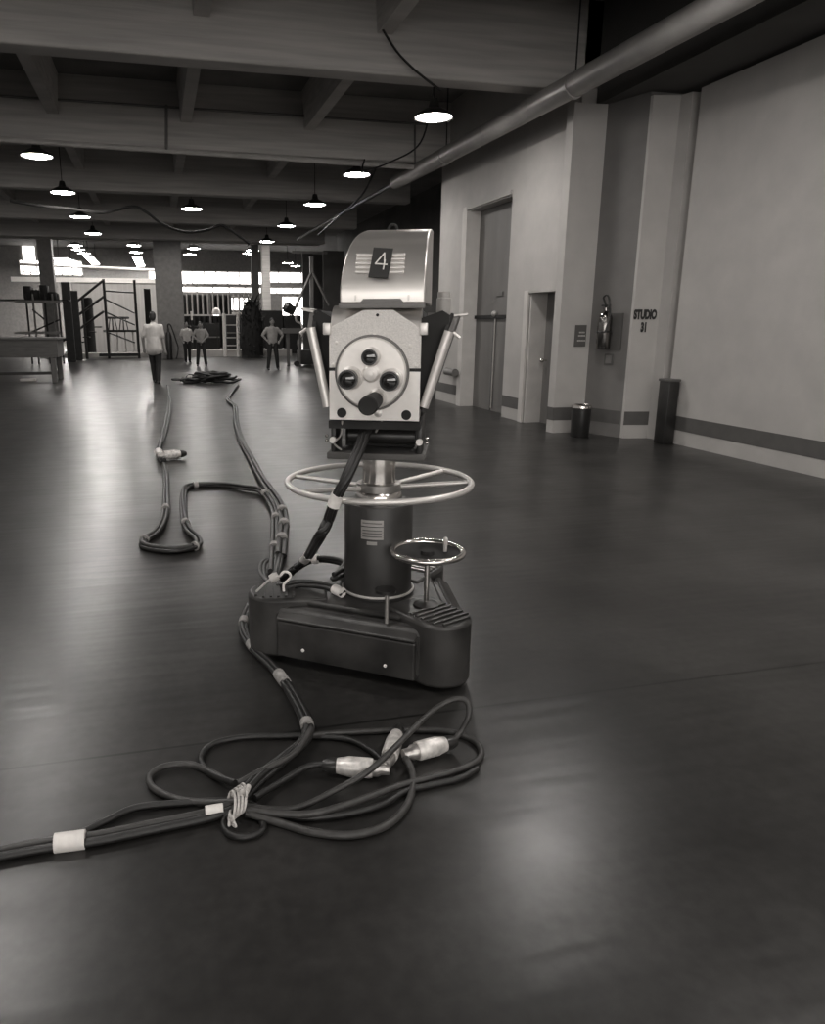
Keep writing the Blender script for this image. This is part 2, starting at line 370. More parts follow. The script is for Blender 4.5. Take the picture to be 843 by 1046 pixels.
FL += [(-4.2, 39.6, 'unseen round light above the pale sheet wall, left'), (-1.6, 39.6, 'unseen round light above the pale sheet wall, middle'), (1.0, 39.6, 'unseen round light behind the end column'), (4.2, 38, 'unseen round light above the transport crates'), (7, 39.6, 'unseen round light above the tall black flats')]  # unseen lights added to brighten the sheet wall and far end
for i, (u, v, lb) in enumerate(FL):
    q = fl(u, v, 6.1) if v > 100 else Vector((u, v, 6.0)); lb = lb+' on the far hall ceiling' if 'far hall' not in lb else lb+' ceiling'
    if i == 0: fl0.location = q; fl0['label'] = lb
    else: dup(fl0, q, lb)
for u0, v0, u1, v1, wd, lb in ((90, 262, 98, 270, .5, 'long bright fluorescent fitting left of the pale sheet wall'), (140, 263, 144, 272, .55, 'long bright fluorescent fitting left of the end column'), (60, 264, 72, 268, 1.0, 'wide bright fluorescent fitting above the dark scaffold')):
    a = fl(u0, v0, 6.0); b = fl(u1, v1, 6.0); t = thing('strip_light', lb, 'lamp', a, 0)
    mid = (b-a)/2; L = (b-a).length; an = math.degrees(math.atan2(b.y-a.y, b.x-a.x))-90
    MB().box(mid, (wd, L, .03), RZ(an)).build('diffuser', 'tubes', t, False)
    MB().box(mid+Vector((0, 0, .06)), (wd+.1, L+.1, .08), RZ(an)).build('housing', 'lightgrey', t, False)
    MB().cyl((0, 0, .1), (0, 0, 1.6), .02, None, 6).cyl((mid*2)+Vector((0, 0, .1)), (mid*2)+Vector((0, 0, 1.6)), .02, None, 6).build('hanger', 'matte', t)

# ================================================================== OVERHEAD PIPES AND CABLES
pp = thing('overhead_pipe', 'thick painted overhead pipe running along the right wall', 'pipe', (4.9, 5, 4.2))
MB().tube([(0, -7, -.12), (0, 2.9, 0), (0, 6.3, .04), (0, 10.4, .1)], .135, 28).build('pipe', 'pipe', pp)
MB().tube([(0, 3.55, .0), (0, 3.62, .0)], .145, 28).tube([(0, 7.6, .055), (0, 7.66, .055)], .145, 28).build('coupling', 'pipe', pp)
for y in (1.4, 3.58, 7.63): MB().cyl((0, y, .13), (0, y, 1.2), .01, None, 8).build('hanger_rod', 'matte', pp)
def conduit(lb, pts, r, m='grey', cat='conduit', name='conduit', sm=1):
    o = MB().tube(cr(pts, 8) if sm else pts, r, 8).build(name, m); return tag(o, lb, cat)
conduit('light grey conduit along the bottom of the second ceiling beam', [atY(-60, 138, 13.93), atY(25, 144, 13.93), atY(440, 172, 13.93)], .045, 'lightgrey', sm=0)
conduit('thin conduit high on the second ceiling beam', [(-3, 13.93, 5.04), (5, 13.93, 5.04)], .02, sm=0)
conduit('short vertical conduit drop joining two conduits on the second beam', [atY(170, 107, 13.9), atY(170, 153, 13.9)], .025, sm=0)
conduit('pair of thin drops right of the nearest lamp', [atY(424, 128, 13.9), atY(424, 168, 13.9)], .02, sm=0)
conduit('thin dark conduit continuing from the far end of the thick pipe', [(4.9, 15.5, 4.3), (4.95, 20, 4.35), (5.0, 27, 4.4)], .05, 'black', sm=0)
conduit('thin black wire dangling across the nearest ceiling beam', [atY(391, 30, 9.3), atY(405, 52, 9.3), atY(420, 68, 9.3), atY(438, 83, 9.3), atY(450, 92, 9.36)], .014, 'matte', 'wire', 'wire')
conduit('thin black wire sagging from the nearest lamp down to the lamp behind', [(3.8, 10.3, 4.6), atY(430, 145, 12), atY(400, 165, 13.0), atY(372, 174, 13.5), (3.82, 13.88, 4.38)], .014, 'matte', 'wire', 'wire')
conduit('long black wire sagging in waves below the third beam', [atY(u, v, 18.3) for u, v in ((10, 205), (40, 210), (70, 213), (105, 217), (135, 211), (150, 217), (168, 230), (190, 237), (212, 235), (226, 230), (240, 238), (255, 249))], .03, 'matte', 'wire', 'wire')
conduit('black wire slanting down from the third beam to the tower', [atY(392, 150, 14.45), atY(372, 196, 15.5), atY(345, 222, 17.5), atY(325, 240, 18.4)], .02, 'matte', 'wire', 'wire')

# ================================================================== THINGS ON THE RIGHT WALL
# lettering stencilled on the pier: belongs to the wall
pc = Vector((6.18, 8.645, 0)); ux = Vector((.3, -.06, 0)).normalized(); uz = Vector((0, 0, 1)); un = ux.cross(uz)
t = text_mesh('stencil_lettering', 'STUDIO', .155, 'ink', None, frame(Vector((6.178, 8.648, 1.615))+un*.012, ux, uz, un), .01, .54); 
tag(t, 'black stencilled word STUDIO on the pale pier', 'lettering')
t = text_mesh('stencil_number', '31', .155, 'ink', None, frame(Vector((6.175, 8.648, 1.455))+un*.012, ux, uz, un), .01, .54)
tag(t, 'black stencilled number 31 under the word STUDIO', 'lettering')
# notice on the pilaster
sp = atY(592.5, 343, 9.33); t = thing('notice_sign', 'small dark sign with pale lines of text on the pilaster', 'sign', sp)
MB().box((0, -.012, 0), (.17, .02, .29)).build('panel', 'band', t, False, .004)
b = MB()
for z, wd in ((.045, .08), (.0, .1), (-.065, .12)):
    x = -wd/2
    while x < wd/2-.01: l = random.uniform(.014, .03); b.box((x+l/2+.012, -.024, z), (l, .003, .02)); x += l+.005
b.build('text_line', 'lightgrey', t, False)
# fire extinguisher on the grey return
ex = Vector((5.86, 9.02, 0)); rd = Vector((.2, -.6, 0)).normalized(); nn = Vector((-rd.y*-1, 0, 0)); nrm = Vector((rd.y, -rd.x, 0))
def onret(u, v):        # point on the grey return face under a pixel
    a = Vector((5.82, 9.32, 0)); d = Vector(ray(u, v)); t_ = (a.dot(nrm)-0)/(d.dot(nrm)); t_ = ((a-Vector((0, 0, H))).dot(nrm))/d.dot(nrm); return Vector((0, 0, H))+d*t_
e0 = onret(624, 330); ang = math.atan2(rd.y, rd.x)
t = thing('fire_extinguisher', 'polished steel fire extinguisher with hose loop hung on the grey wall', 'fire extinguisher', (e0.x, e0.y, 1.2), ang)
# local X along the wall toward the viewer, local -Y... out of the wall is +Y rotated
s = -1 if Vector((-math.sin(ang), math.cos(ang), 0)).x > 0 else 1
MB().box((.05, s*.012, .2), (.3, .02, .48)).build('back_plate', 'band', t, False)
MB().lathe([(0, 0), (.085, 0), (.092, .012), (.092, .40), (.075, .45), (.04, .48), (.03, .49), (.03, .53), (0, .53)], (0, s*.12, -.02), seg=32).build('cylinder', 'exting', t)
MB().tube(cr([(0, s*.12, .5), (.0, s*.14, .56), (-.03, s*.15, .64), (.02, s*.15, .67), (.06, s*.15, .62), (.07, s*.15, .55), (.08, s*.13, .42), (.08, s*.19, .2)], 6), .014, 10).build('hose', 'black', t)
MB().box((0, s*.12, .54), (.14, .03, .025), None, .006).build('handle', 'black', t)
MB().tube([(.0+.095*math.cos(a), s*.12+.095*math.sin(a), .2) for a in [2*PI*k/24 for k in range(24)]], .01, 6, True).build('strap', 'black', t)
p0 = onret(622.5, 367); t = thing('wall_plate', 'small framed square plate under the fire extinguisher', 'plate', p0, ang)
MB().box((0, s*.008, 0), (.14, .016, .15), None, .003).build('frame', 'band', t, False); MB().box((0, s*.018, 0), (.09, .008, .1)).build('panel', 'wallshade', t, False)
# bins
bp = fl(596, 446)+Vector((-.06, .0, 0))
t = thing('waste_bin', 'round black waste bin with bright steel rim at the pilaster', 'bin', bp)
MB().lathe([(0, 0), (.115, 0), (.12, .01), (.13, .36), (.13, .4), (.115, .4), (.11, .02), (0, .02)], seg=32).build('body', 'black', t)
MB().lathe([(.128, .39), (.14, .4), (.138, .425), (.1, .44), (.09, .43), (.1, .4), (.128, .39)], seg=32).build('rim', 'chrome', t)
bp = fl(676, 450); t = thing('dark_stand', 'tall narrow dark box standing at the right end of the pier', 'box', (6.29, 8.33, 0), 0)
MB().box((0, -.16, .4), (.15, .2, .8), None, .012).build('body', 'black', t); MB().box((0, -.16, .81), (.17, .22, .03), None, .006).build('lid', 'band', t)
t = thing('wall_buffer', 'short grey padded buffer on the wall left of the tall door', 'buffer', atX(461, 380, 5.38))
MB().cyl((0, -.2, 0), (0, .25, 0), .07, None, 20).build('pad', 'grey', t); MB().box((.06, 0, 0), (.1, .3, .05)).build('bracket', 'band', t, False)

# ================================================================== CAMERA PEDESTAL
PC = Vector((.93, 3.1, 0))
ped = thing('camera_pedestal', 'dark three-cornered rolling pedestal with steering ring and column under the camera', 'pedestal', PC)
A = Vector((.165, -.395)); B = Vector((-.47, .08)); D = Vector((.3, .27))
def stad(c, dirv, l, r, n=10):           # rounded end pointing outward
    d = dirv.normalized(); p = Vector((-d.y, d.x)); a0 = math.atan2(d.y, d.x); q = []
    q.append(c-d*l-p*r)
    for k in range(n+1): an = a0-PI/2+PI*k/n; q.append(c+Vector((math.cos(an), math.sin(an)))*r)
    q.append(c-d*l+p*r); return [(v.x, v.y) for v in q]
def inset(poly, k):
    c = Vector((0, 0))
    for p_ in poly: c += Vector(p_)/len(poly)
    return [tuple(c+(Vector(p_)-c)*k) for p_ in poly]
hull = []
for c_, n1 in ((A, 0), (D, 0), (B, 0)):
    d = c_.normalized(); a0 = math.atan2(d.y, d.x)
    for k in range(-3, 4): an = a0+math.radians(20*k); hull.append(c_*.93+Vector((math.cos(an), math.sin(an)))*.124)
hull = [(v.x, v.y) for v in hull]
MB().zprism(hull, .04, .275).build('chassis', 'ped', ped, True, .03)
MB().zprism(inset(hull, .8), .27, .3).build('deck', 'ped', ped, True, .012)
for c_ in (A, B, D):
    d = c_.normalized()
    h = MB().zprism(stad(c_, d, .24, .125), .03, .31).build('wheel_housing', 'ped', ped, True, .016)
    p_ = Vector((-d.y, d.x)); b = MB()
    for k in range(6):
        cc = c_+d*(.085-.034*k); wd = .2 if k else .15
        b.box((cc.x, cc.y, .312), (.012, wd, .012), RZ(math.degrees(math.atan2(d.y, d.x))))
    b.build('tread_ribs', 'steel' if c_ is D else 'ped', h, False)
    MB().cyl((c_.x-p_.x*.03, c_.y-p_.y*.03, .045), (c_.x+p_.x*.03, c_.y+p_.y*.03, .045), .045, None, 20).build('wheel', 'matte', h)
# side cover panels with bright bolts
for P, Q in ((B, A), (A, D), (D, B)):
    d = (Q-P).normalized(); n_ = Vector((d.y, -d.x)); a = P+d*.075+n_*.116; b_ = Q-d*.075+n_*.116; mid = (a+b_)/2; L = (b_-a).length; an = math.degrees(math.atan2(d.y, d.x))
    o = MB().box((mid.x, mid.y, .135), (L, .03, .17), RZ(an)).build('side_panel', 'ped', ped, False, .008)
    for t_ in (.2, .8):
        q = a+(b_-a)*t_+n_*.017; MB().ball((q.x, q.y, .1), .008, 10).build('bolt', 'white', o)
    # sloped shoulder above the panel
    s2 = MB(); s2.prism([(-L/2, .225), (L/2, .225), (L/2, .235), (-L/2, .235)], lambda x, z: (mid.x+d.x*x+n_.x*.02, mid.y+d.y*x+n_.y*.02, z), lambda x, z: (mid.x+d.x*x-n_.x*.05, mid.y+d.y*x-n_.y*.05, z+.045))
    s2.build('shoulder', 'ped', ped, False, .004)
col = MB().lathe([(0, .28), (.165, .28), (.165, .31), (.155, .32), (.155, .715), (.15, .725), (.11, .73), (0, .73)], seg=48).build('column', 'pedcol', ped)
MB().tube([(.163*math.cos(2*PI*k/40), .163*math.sin(2*PI*k/40), .315) for k in range(40)], .006, 8, True).build('base_rim', 'lightgrey', col)
# plates on the column face toward the viewer
for z0, z1, wd, dx in ((.645, .672, .1, 0), (.585, .64, .1, 0), (.56, .575, .045, .0)):
    a0 = math.radians(243); b = MB(); rr = .158; n = 6; half = wd/2/.155
    b.prism([(a0-half+2*half*k/n, z0) for k in range(n+1)]+[(a0+half-2*half*k/n, z1) for k in range(n+1)], lambda a, z: (.154*math.cos(a), .154*math.sin(a), z), lambda a, z: (rr*math.cos(a), rr*math.sin(a), z))
    pl = b.build('rating_plate', 'plates', col, False)
    if z1-z0 > .02:
        for k in range(1, 4 if z1-z0 > .03 else 2):
            z = z0+(z1-z0)*k/(4 if z1-z0 > .03 else 2)
            MB().prism([(a0-half*.85+1.7*half*i/n, z-.002) for i in range(n+1)]+[(a0+half*.85-1.7*half*i/n, z+.002) for i in range(n+1)], lambda a, z: (.157*math.cos(a), .157*math.sin(a), z), lambda a, z: (.1592*math.cos(a), .1592*math.sin(a), z)).build('engraved_line', 'band', pl, False)
MB().lathe([(0, .725), (.1, .725), (.105, .735), (.105, .765), (.095, .78), (0, .78)], seg=40).build('collar', 'chrome', ped)
MB().lathe([(0, .77), (.074, .77), (.074, .93), (.08, .932), (.08, .95), (0, .95)], seg=40).build('piston', 'chrome', ped)
rg = MB().tube([(.41*math.cos(2*PI*k/72), .41*math.sin(2*PI*k/72), .815) for k in range(72)], .0135, 12, True).build('steering_ring', 'tube', ped)
for an in (24, 148, 196, 344):
    a = math.radians(an); MB().tube([(.08*math.cos(a), .08*math.sin(a), .79), (.41*math.cos(a), .41*math.sin(a), .812)], .011, 10).build('spoke', 'tube', rg)
MB().lathe([(.074, .775), (.1, .778), (.1, .81), (.076, .815)], seg=40).build('hub', 'steel', rg)
# small crank wheel on its post
wc = Vector((.14, -.27)); hw = MB().tube([(wc.x+.15*math.cos(2*PI*k/48), wc.y+.15*math.sin(2*PI*k/48), .555) for k in range(48)], .0135, 12, True).build('hand_wheel', 'chrome', ped)
MB().lathe([(0, .535), (.1, .535), (.145, .553), (.145, .557), (.1, .543), (.03, .545), (.028, .56), (0, .56)], (wc.x, wc.y, 0), seg=40).build('dish', 'matte', hw)
MB().cyl((wc.x+.08, wc.y-.0, .55), (wc.x+.08, wc.y-.0, .605), .008, .01, 12).ball((wc.x+.08, wc.y, .605), .01).build('crank_knob', 'tube', hw)
MB().cyl((wc.x, wc.y, .3), (wc.x, wc.y, .54), .0115, None, 14).build('wheel_post', 'chrome', ped)
MB().lathe([(0, .31), (.055, .31), (.055, .318), (.02, .33), (0, .33)], (wc.x, wc.y, 0)).build('post_flange', 'pedcol', ped)
q = fl(395, 632, .3)-PC; MB().cyl((q.x, q.y, .28), (q.x, q.y, .42), .0085, None, 12).build('lock_lever', 'steel', ped)
MB().lathe([(0, .41), (.045, .412), (.045, .425), (0, .43)], (q.x+.0, q.y+.02, 0)).build('lever_pedal', 'black', ped)

# ================================================================== STUDIO CAMERA (local -Y looks toward the viewer)
cam = thing('studio_camera', 'television studio camera with four-lens turret, metal hood and card numbered 4', 'camera', (PC.x, PC.y, .95), -math.radians(23.3))
Z = -.95
def cb(): return MB()
XL, XR = -.155, .197; XC = (XL+XR)/2; YF = -.38
pent = [(XL, 1.135), (XR, 1.135), (XR, 1.482), (.09, 1.552), (-.022, 1.552), (XL, 1.487)]
fp = cb().prism(pent, lambda x, z: (x, YF+.012, z+Z), lambda x, z: (x, YF, z+Z)).build('front_plate', 'plate', cam, False, .003)
# body behind: bright shoulders (front band), dark open interior behind
bodyp = [(XL+.004, 1.14), (XR-.004, 1.14), (XR-.004, 1.5), (XR-.02, 1.55), (XR-.05, 1.572), (XL+.05, 1.572), (XL+.02, 1.55), (XL+.004, 1.5)]
cpf = [(YF+.013, 1.14), (YF+.013, 1.47)]+[(YF+.013+.1*(1-math.cos(a)), 1.47+.1*math.sin(a)) for a in [PI/2*k/10 for k in range(1, 11)]]+[(YF+.13, 1.14)]
cb().prism(cpf, lambda y, z: (XL+.004, y, z+Z), lambda y, z: (XR-.004, y, z+Z)).build('body_collar', 'alu', cam, True)
cb().prism([(x*.96+.001, z) for x, z in bodyp], lambda x, z: (x, YF+.12, z+Z), lambda x, z: (x, .36, z+Z)).build('body', 'matte', cam, True)
for sx in (-1, 1):
    x = XL-.004 if sx < 0 else XR+.004
    cb().box((x+sx*.004, YF+.012, 1.482+Z), (.03, .04, .045), None, .004).build('hinge_block', 'tube', cam)
cb().box((XC, YF-.001, (1.137+1.326)/2+Z), (XR-XL-.002, .002, .187)).build('lower_plate', 'plate2', fp, False)
# split line of the plate either side of turret
cb().box((XL+.02, YF-.0015, 1.331+Z), (.042, .004, .012)).build('slot', 'matte', fp, False)
cb().box((XR-.02, YF-.0015, 1.331+Z), (.042, .004, .012)).build('slot', 'matte', fp, False)
for x, z in ((XL+.03, 1.43), (XR-.04, 1.42), (XC, 1.46), (XL+.016, 1.348), (XR-.016, 1.348)):
    cb().ball((x, YF-.001, z+Z), (.008, .004, .008), 10).build('screw', 'white', fp)
cb().ball((XC+.01, YF-.001, 1.533+Z), (.006, .004, .006), 8).build('screw', 'matte', fp)
for x, z in ((XL+.05, 1.164), (XR-.05, 1.16)):
    cb().lathe([(0, 0), (.019, 0), (.019, .006), (0, .008)], (x, YF, z+Z), RX(90)).build('port_plug', 'matte', fp)
cb().lathe([(0, 0), (.016, 0), (.016, .004), (.009, .005), (0, .007)], (.038, YF, 1.165+Z), RX(90)).build('socket', 'steel', fp)
# turret
TC = Vector((.012, YF, 1.318+Z)); R90 = RX(90)
cb().lathe([(.13, 0), (.144, .0), (.144, .004), (.139, .01), (.13, .01)], TC, R90, 56).build('turret_ring', 'grey', cam)
tu = cb().lathe([(0, .0), (.134, .0), (.134, .018), (.128, .024), (0, .024)], TC, R90, 56).build('turret', 'turret', cam)
cb().lathe([(.0, .024), (.034, .024), (.034, .03), (.026, .034), (.026, .04), (.012, .042), (.012, .05), (0, .052)], TC, R90, 32).build('turret_boss', 'turret', tu)
def lens(dx, dz, r, L, hood, name='lens'):
    c = TC+Vector((dx, -.024, dz))
    o = cb().lathe([(0, 0), (r*1.3, 0), (r*1.3, .008), (r*1.12, .012), (r*1.12, L*.45), (r*1.0, L*.5), (r*1.0, L*.62)], c, R90, 32).build(name, 'turret', tu)
    cb().lathe([(r*.98, L*.55), (r*1.06, L*.6), (r*1.06, L), (r*.9, L), (r*.8, L*.9), (r*.8, L*.88)], c, R90, 32).build('lens_barrel', 'black', o)
    cb().lathe([(0, L*.95), (r*.4, L*.945), (r*.82, L*.89), (r*.82, L*.86), (0, L*.86)], c, R90, 32).build('glass', 'glass', o)
lens(-.001, .062, .028, .06, 0); lens(-.076, -.018, .034, .1, 0); lens(.079, -.022, .034, .1, 0)
c = TC+Vector((.024, -.024, -.094))
o = cb().lathe([(0, 0), (.037, 0), (.037, .01), (.03, .014), (.03, .05), (.026, .055), (.026, .1)], c, R90, 32).build('lens', 'turret', tu)
cb().lathe([(.027, .055), (.03, .06), (.03, .075), (.027, .08)], c, R90, 32).build('focus_ring', 'black', o)
cb().lathe([(.02, .09), (.031, .095), (.031, .2), (.034, .205), (.034, .27), (.03, .275), (0, .268)], c, R90, 32).build('lens_barrel', 'matte', o)
# hood: brushed metal cover curving up and back
HL, HR = -.115, .207; HC = (HL+HR)/2
prof = [(-.372, 1.575), (-.372, 1.62), (-.362, 1.67), (-.338, 1.72), (-.3, 1.768), (-.245, 1.81), (-.17, 1.843), (-.08, 1.866), (.02, 1.88), (.12, 1.885)]
pc_ = [(v.x, v.y) for v in cr([(a, b, 0) for a, b in prof], 5)]
poly = pc_+[(.12, 1.575)]
hood = cb().prism(poly, lambda y, z: (HL, y, z+Z), lambda y, z: (HR, y, z+Z)).build('hood', 'alu', cam, True, .006, 25)
for v in hood.data.vertices:
    if v.co.x < HC: v.co.x += .075*max(0, min(1, (v.co.y+.372)/.45))**.8
def hoodpt(s_):             # y,z and tilt on the hood at height z
    for (a, b), (c2, d2) in zip(pc_, pc_[1:]):
        if b <= s_ <= d2: k_ = (s_-b)/(d2-b+1e-9); return a+(c2-a)*k_, s_, math.atan2(d2-b, c2-a)
cb().box((HC, -.376, 1.566+Z), (HR-HL+.004, .02, .02)).build('hood_sill', 'grey', hood, False, .003)
cb().prism([(HC-.085, 1.575), (HC+.085, 1.575), (HC+.07, 1.592), (HC-.07, 1.592)], lambda x, z: (x, -.378, z+Z), lambda x, z: (x, -.372, z+Z)).build('latch_tab', 'grey', hood, False)
for x in (HC-.1, HC+.1): cb().box((x, -.377, 1.595+Z), (.006, .01, .02)).build('catch', 'steel', hood, False)
def onhood(z, off=.0):
    y, z, a = hoodpt(z); t_ = Vector((0, math.cos(a), math.sin(a))); n_ = Vector((0, -math.sin(a), math.cos(a))); return Vector((HC, y, z+Z))+n_*off, t_, n_
# louvres either side of the card: pressed slots
for z in (1.688, 1.704, 1.72, 1.736, 1.752):
    o_, t_, n_ = onhood(z, .001)
    Rm = Matrix((Vector((1, 0, 0)), t_, n_)).transposed()
    cb().box(o_+Vector((-.012, 0, 0)), (.185, .014, .012), Rm, .0055, 3).build('louvre', 'tube', hood)
# number card
o_, t_, n_ = onhood(1.715, .013)
r_ = math.radians(-5); ux_ = Vector((1, 0, 0))*math.cos(r_)+t_*math.sin(r_); uy_ = -Vector((1, 0, 0))*math.sin(r_)+t_*math.cos(r_)
Rm = Matrix((ux_, uy_, n_)).transposed(); oc = o_+Vector((-.008, 0, 0))
card = cb().box(oc, (.074, .128, .003), Rm).build('number_card', 'ink', cam, False)
ln = cb()
def st(p0, p1): ln.tube([oc+n_*.003+ux_*p0[0]+uy_*p0[1], oc+n_*.003+ux_*p1[0]+uy_*p1[1]], .0028, 8)
st((.008, .042), (-.02, -.008)); st((-.02, -.008), (.026, -.008)); st((.008, .042), (.014, -.0)); st((.014, .012), (.014, -.03))
ln.build('numeral', 'white', card)
o_, t_, n_ = onhood(1.878, 0); cb().tube(cr([o_+Vector((-.018, 0, 0)), o_+Vector((-.013, .0, .014)), o_+Vector((.0, 0, .02)), o_+Vector((.013, .0, .014)), o_+Vector((.018, 0, 0))], 5), .006, 8).build('lifting_lug', 'matte', hood)
# open side doors: inner panel dark, outer skin grey, bright rolled front edge
for sx, b0, t0 in ((-1, Vector((-.162, YF+.02, 1.185)), Vector((-.226, YF+.02, 1.487))), (1, Vector((.208, YF+.02, 1.19)), Vector((.296, YF+.02, 1.475)))):
    b0 = b0+Vector((0, 0, Z)); t0 = t0+Vector((0, 0, Z)); bk = Vector((0, .68, 0)); up = (t0-b0); ext = up*.22
    n_ = Vector((sx, 0, 0)); n_ = (n_-up*n_.dot(up)/up.dot(up)).normalized()
    quad = [b0, t0, t0+Vector((0, .12, 0))+ext, t0+bk+ext, b0+bk]
    d_ = MB(); a = [d_.b.verts.new(q) for q in quad]; c2 = [d_.b.verts.new(q+n_*.018) for q in quad]
    d_.b.faces.new(a); d_.b.faces.new(c2[::-1])
    for k_ in range(5): d_.b.faces.new((a[k_], a[(k_+1) % 5], c2[(k_+1) % 5], c2[k_]))
    dr = d_.build('side_door', 'grey', cam, False)
    d_ = MB(); a = [d_.b.verts.new(q-n_*.003) for q in quad]; d_.b.faces.new(a); e_ = bmesh.ops.extrude_face_region(d_.b, geom=d_.b.faces[:]); 
    for v in e_['geom']:
        if isinstance(v, bmesh.types.BMVert): v.co -= n_*.012
    d_.build('door_lining', 'matte', dr, False)
    cb().tube([b0+n_*.004, t0+n_*.004], .0185, 16).build('rolled_edge', 'tube', dr)
    bx = XR-.01 if sx > 0 else XL+.01
    gp = [(bx, 1.165), (b0.x-sx*.0, 1.19), (t0.x, 1.48), (t0.x+sx*.004, 1.53), (t0.x-sx*.025, 1.55), (bx, 1.52)]
    cb().prism(gp, lambda x, z: (x, -.32, z+Z), lambda x, z: (x, .2, z+Z)).build('equipment_tray', 'matte', dr, False)
    w0 = t0+Vector((0, .1, 0))+ext*.9; w1 = t0+Vector((0, .35, 0))+ext*.9; o2 = n_*.045+up*.07
    cb().tube([w0, w0+o2, w1+o2, w1], .005, 8).build('wire_bail', 'tube', dr)
    cb().tube([t0+n_*.02, t0+n_*.05-up*.04], .006, 8).build('catch', 'tube', dr)
# viewfinder barrel behind on the right, pan bar
cb().lathe([(0, 0), (.028, 0), (.032, .01), (.032, .08), (.028, .085), (.028, .11), (0, .11)], (.255, .25, 1.53+Z), None, 28).build('eyepiece', 'lightgrey', cam)
cb().box((.22, .25, 1.53+Z), (.07, .05, .04)).build('eyepiece_bracket', 'grey', cam, False)
# cradle head
cr_ = cb().box((.01, -.06, .965+Z), (.41, .34, .028), None, .005).build('head_plate', 'band', cam)
cb().box((.01, .03, 1.06+Z), (.3, .2, .15)).build('head_body', 'matte', cr_, False)
cb().cyl((-.11, -.16, 1.045+Z), (.17, -.16, 1.045+Z), .034, None, 28).build('tilt_drum', 'black', cr_)
for x in (-.17, .19):
    br = cb().box((x, -.13, 1.05+Z), (.022, .16, .17), None, .006).build('head_bracket', 'black', cr_)
    cb().cyl((x, -.225, 1.03+Z), (x, -.2, 1.03+Z), .014, None, 16).build('roller', 'tube', br)
    for dz in (0, .02): cb().ball((x+(.03 if x > 0 else -.03), -.2, 1.025+dz+Z), .0075, 10).build('bolt', 'chrome', br)
cb().box((.02, -.22, 1.115+Z), (.36, .3, .03)).build('base_rail', 'matte', cam, False)
cb().tube(cr([(XL+.05, YF+.01, 1.13+Z), (XL+.04, -.35, 1.07+Z), (XL+.005, -.3, 1.03+Z), (XL+.03, -.28, 1.0+Z)], 6), .004, 8).build('bail_wire', 'tube', cr_)
cb().tube(cr([(.05, YF+.02, 1.13+Z), (.02, -.3, 1.08+Z)], 4), .005, 8).build('bail_wire', 'tube', cr_)

# ================================================================== CABLES
def offs(path, k, n, r, tw=1.3, ph=0.):
    out = []; N = len(path)
    for i, p_ in enumerate(path):
        t_ = (path[min(i+1, N-1)]-path[max(i-1, 0)]).normalized(); s_ = t_.cross(Vector((0, 0, 1)))
        if s_.length < .05: s_ = Vector((1, 0, 0))
        s_.normalize(); u_ = s_.cross(t_)
        if n == 1: out.append(p_.copy()); continue
        a_ = 2*PI*k/n+ph+tw*i*.08
        rr = r*1.05 if n == 2 else r*1.2
        out.append(p_+s_*math.cos(a_)*rr+u_*math.sin(a_)*rr*.8)
    for q in out: q.z = max(q.z, r)
    return out
def bundle(label, pts, n, r, tapes=(), m='cable', sub=8, tw=.8, name='cable_bundle', cat='cable', tapelen=3, tapem='tape'):
    path = cr(pts, sub); o = path[0].copy(); o.z = 0
    t_ = thing(name, label, cat, o)
    for k_ in range(n): MB().tube([p_-o for p_ in offs(path, k_, n, r, tw)], r, 10).build('strand', m if not isinstance(m, (list, tuple)) else m[k_ % len(m)], t_)
    R_ = r*(1.2 if n == 1 else 2.12 if n == 2 else 2.25)
    for q in tapes:
        rs = 1.
        if isinstance(q, tuple): q, tl = q[:2]; rs = 1.
        else: tl = tapelen
        i = int(q*(len(path)-1)); seg = [p_-o+Vector((0, 0, r*.2)) for p_ in path[max(0, i-tl//2):i+tl-tl//2+1]]
        MB().tube(seg, R_, 14).build('tape_band', tapem, t_)
    return t_
def PX(*a): return [fl(u, v, z) for u, v, z in a]
def W(u, v, yl):             # point on a plane facing the camera body, for cables that hang in the air
    a_ = math.radians(23.3); bx, by = math.sin(a_), math.cos(a_); d = ray(u, v); t_ = (yl+PC.x*bx+PC.y*by)/(d[0]*bx+d[1]*by); return Vector((d[0]*t_, d[1]*t_, H+d[2]*t_))
hang = [W(378, 428, -.27), W(374, 440, -.33), W(366, 462, -.40), W(354, 488, -.45), W(344, 508, -.45), W(336, 530, -.43), W(324, 553, -.38)]+PX((312, 572, .28), (300, 582, .2), (290, 592, .1), (280, 600, .04))
bundle('thick black cable bundle hanging from under the camera down to the floor', hang, 5, .0115, ((.42, 5), (.7, 4)), tw=.35, sub=9)
bundle('black cable running from the floor joint round behind the pedestal column', PX((290, 590, .12), (312, 575, .26), (330, 571, .3), (352, 576, .34))+[PC+Vector((-.2, .05, .36)), PC+Vector((-.05, .21, .36))], 2, .012, ((.3, 3),))
bundle('flat loop of black cable lying on the left rear corner of the pedestal', PX((350, 606, .33), (330, 598, .335), (305, 596, .33), (285, 600, .3), (275, 596, .2), (268, 585, .1), (270, 574, .05), (282, 570, .03)), 2, .011, ((.05, 4),))
bundle('taped cable bundle passing left of the pedestal down to the cable pile', PX((286, 568, .03), (280, 590, .03), (266, 605, .03), (252, 626, .03), (249, 645, .03), (262, 665, .03), (280, 683, .03), (298, 708, .03), (313, 738, .03), (312, 755, .03), (290, 775, .03), (265, 795, .03), (246, 815, .035)), 4, .0115, ((.17, 2), (.3, 2), (.4, 2), (.54, 3), (.68, 2)), tw=.5, tapem='tapedim')
bundle('twin cables stretching from the pile to the left edge, joined by broad white tape', PX((246, 820, .03), (215, 832, .02), (150, 846, .018), (100, 856, .018), (50, 863, .018), (10, 870, .018), (-40, 880, .018)), 2, .0135, ((.6, 5),), ('cabletan', 'cable'), tw=0)
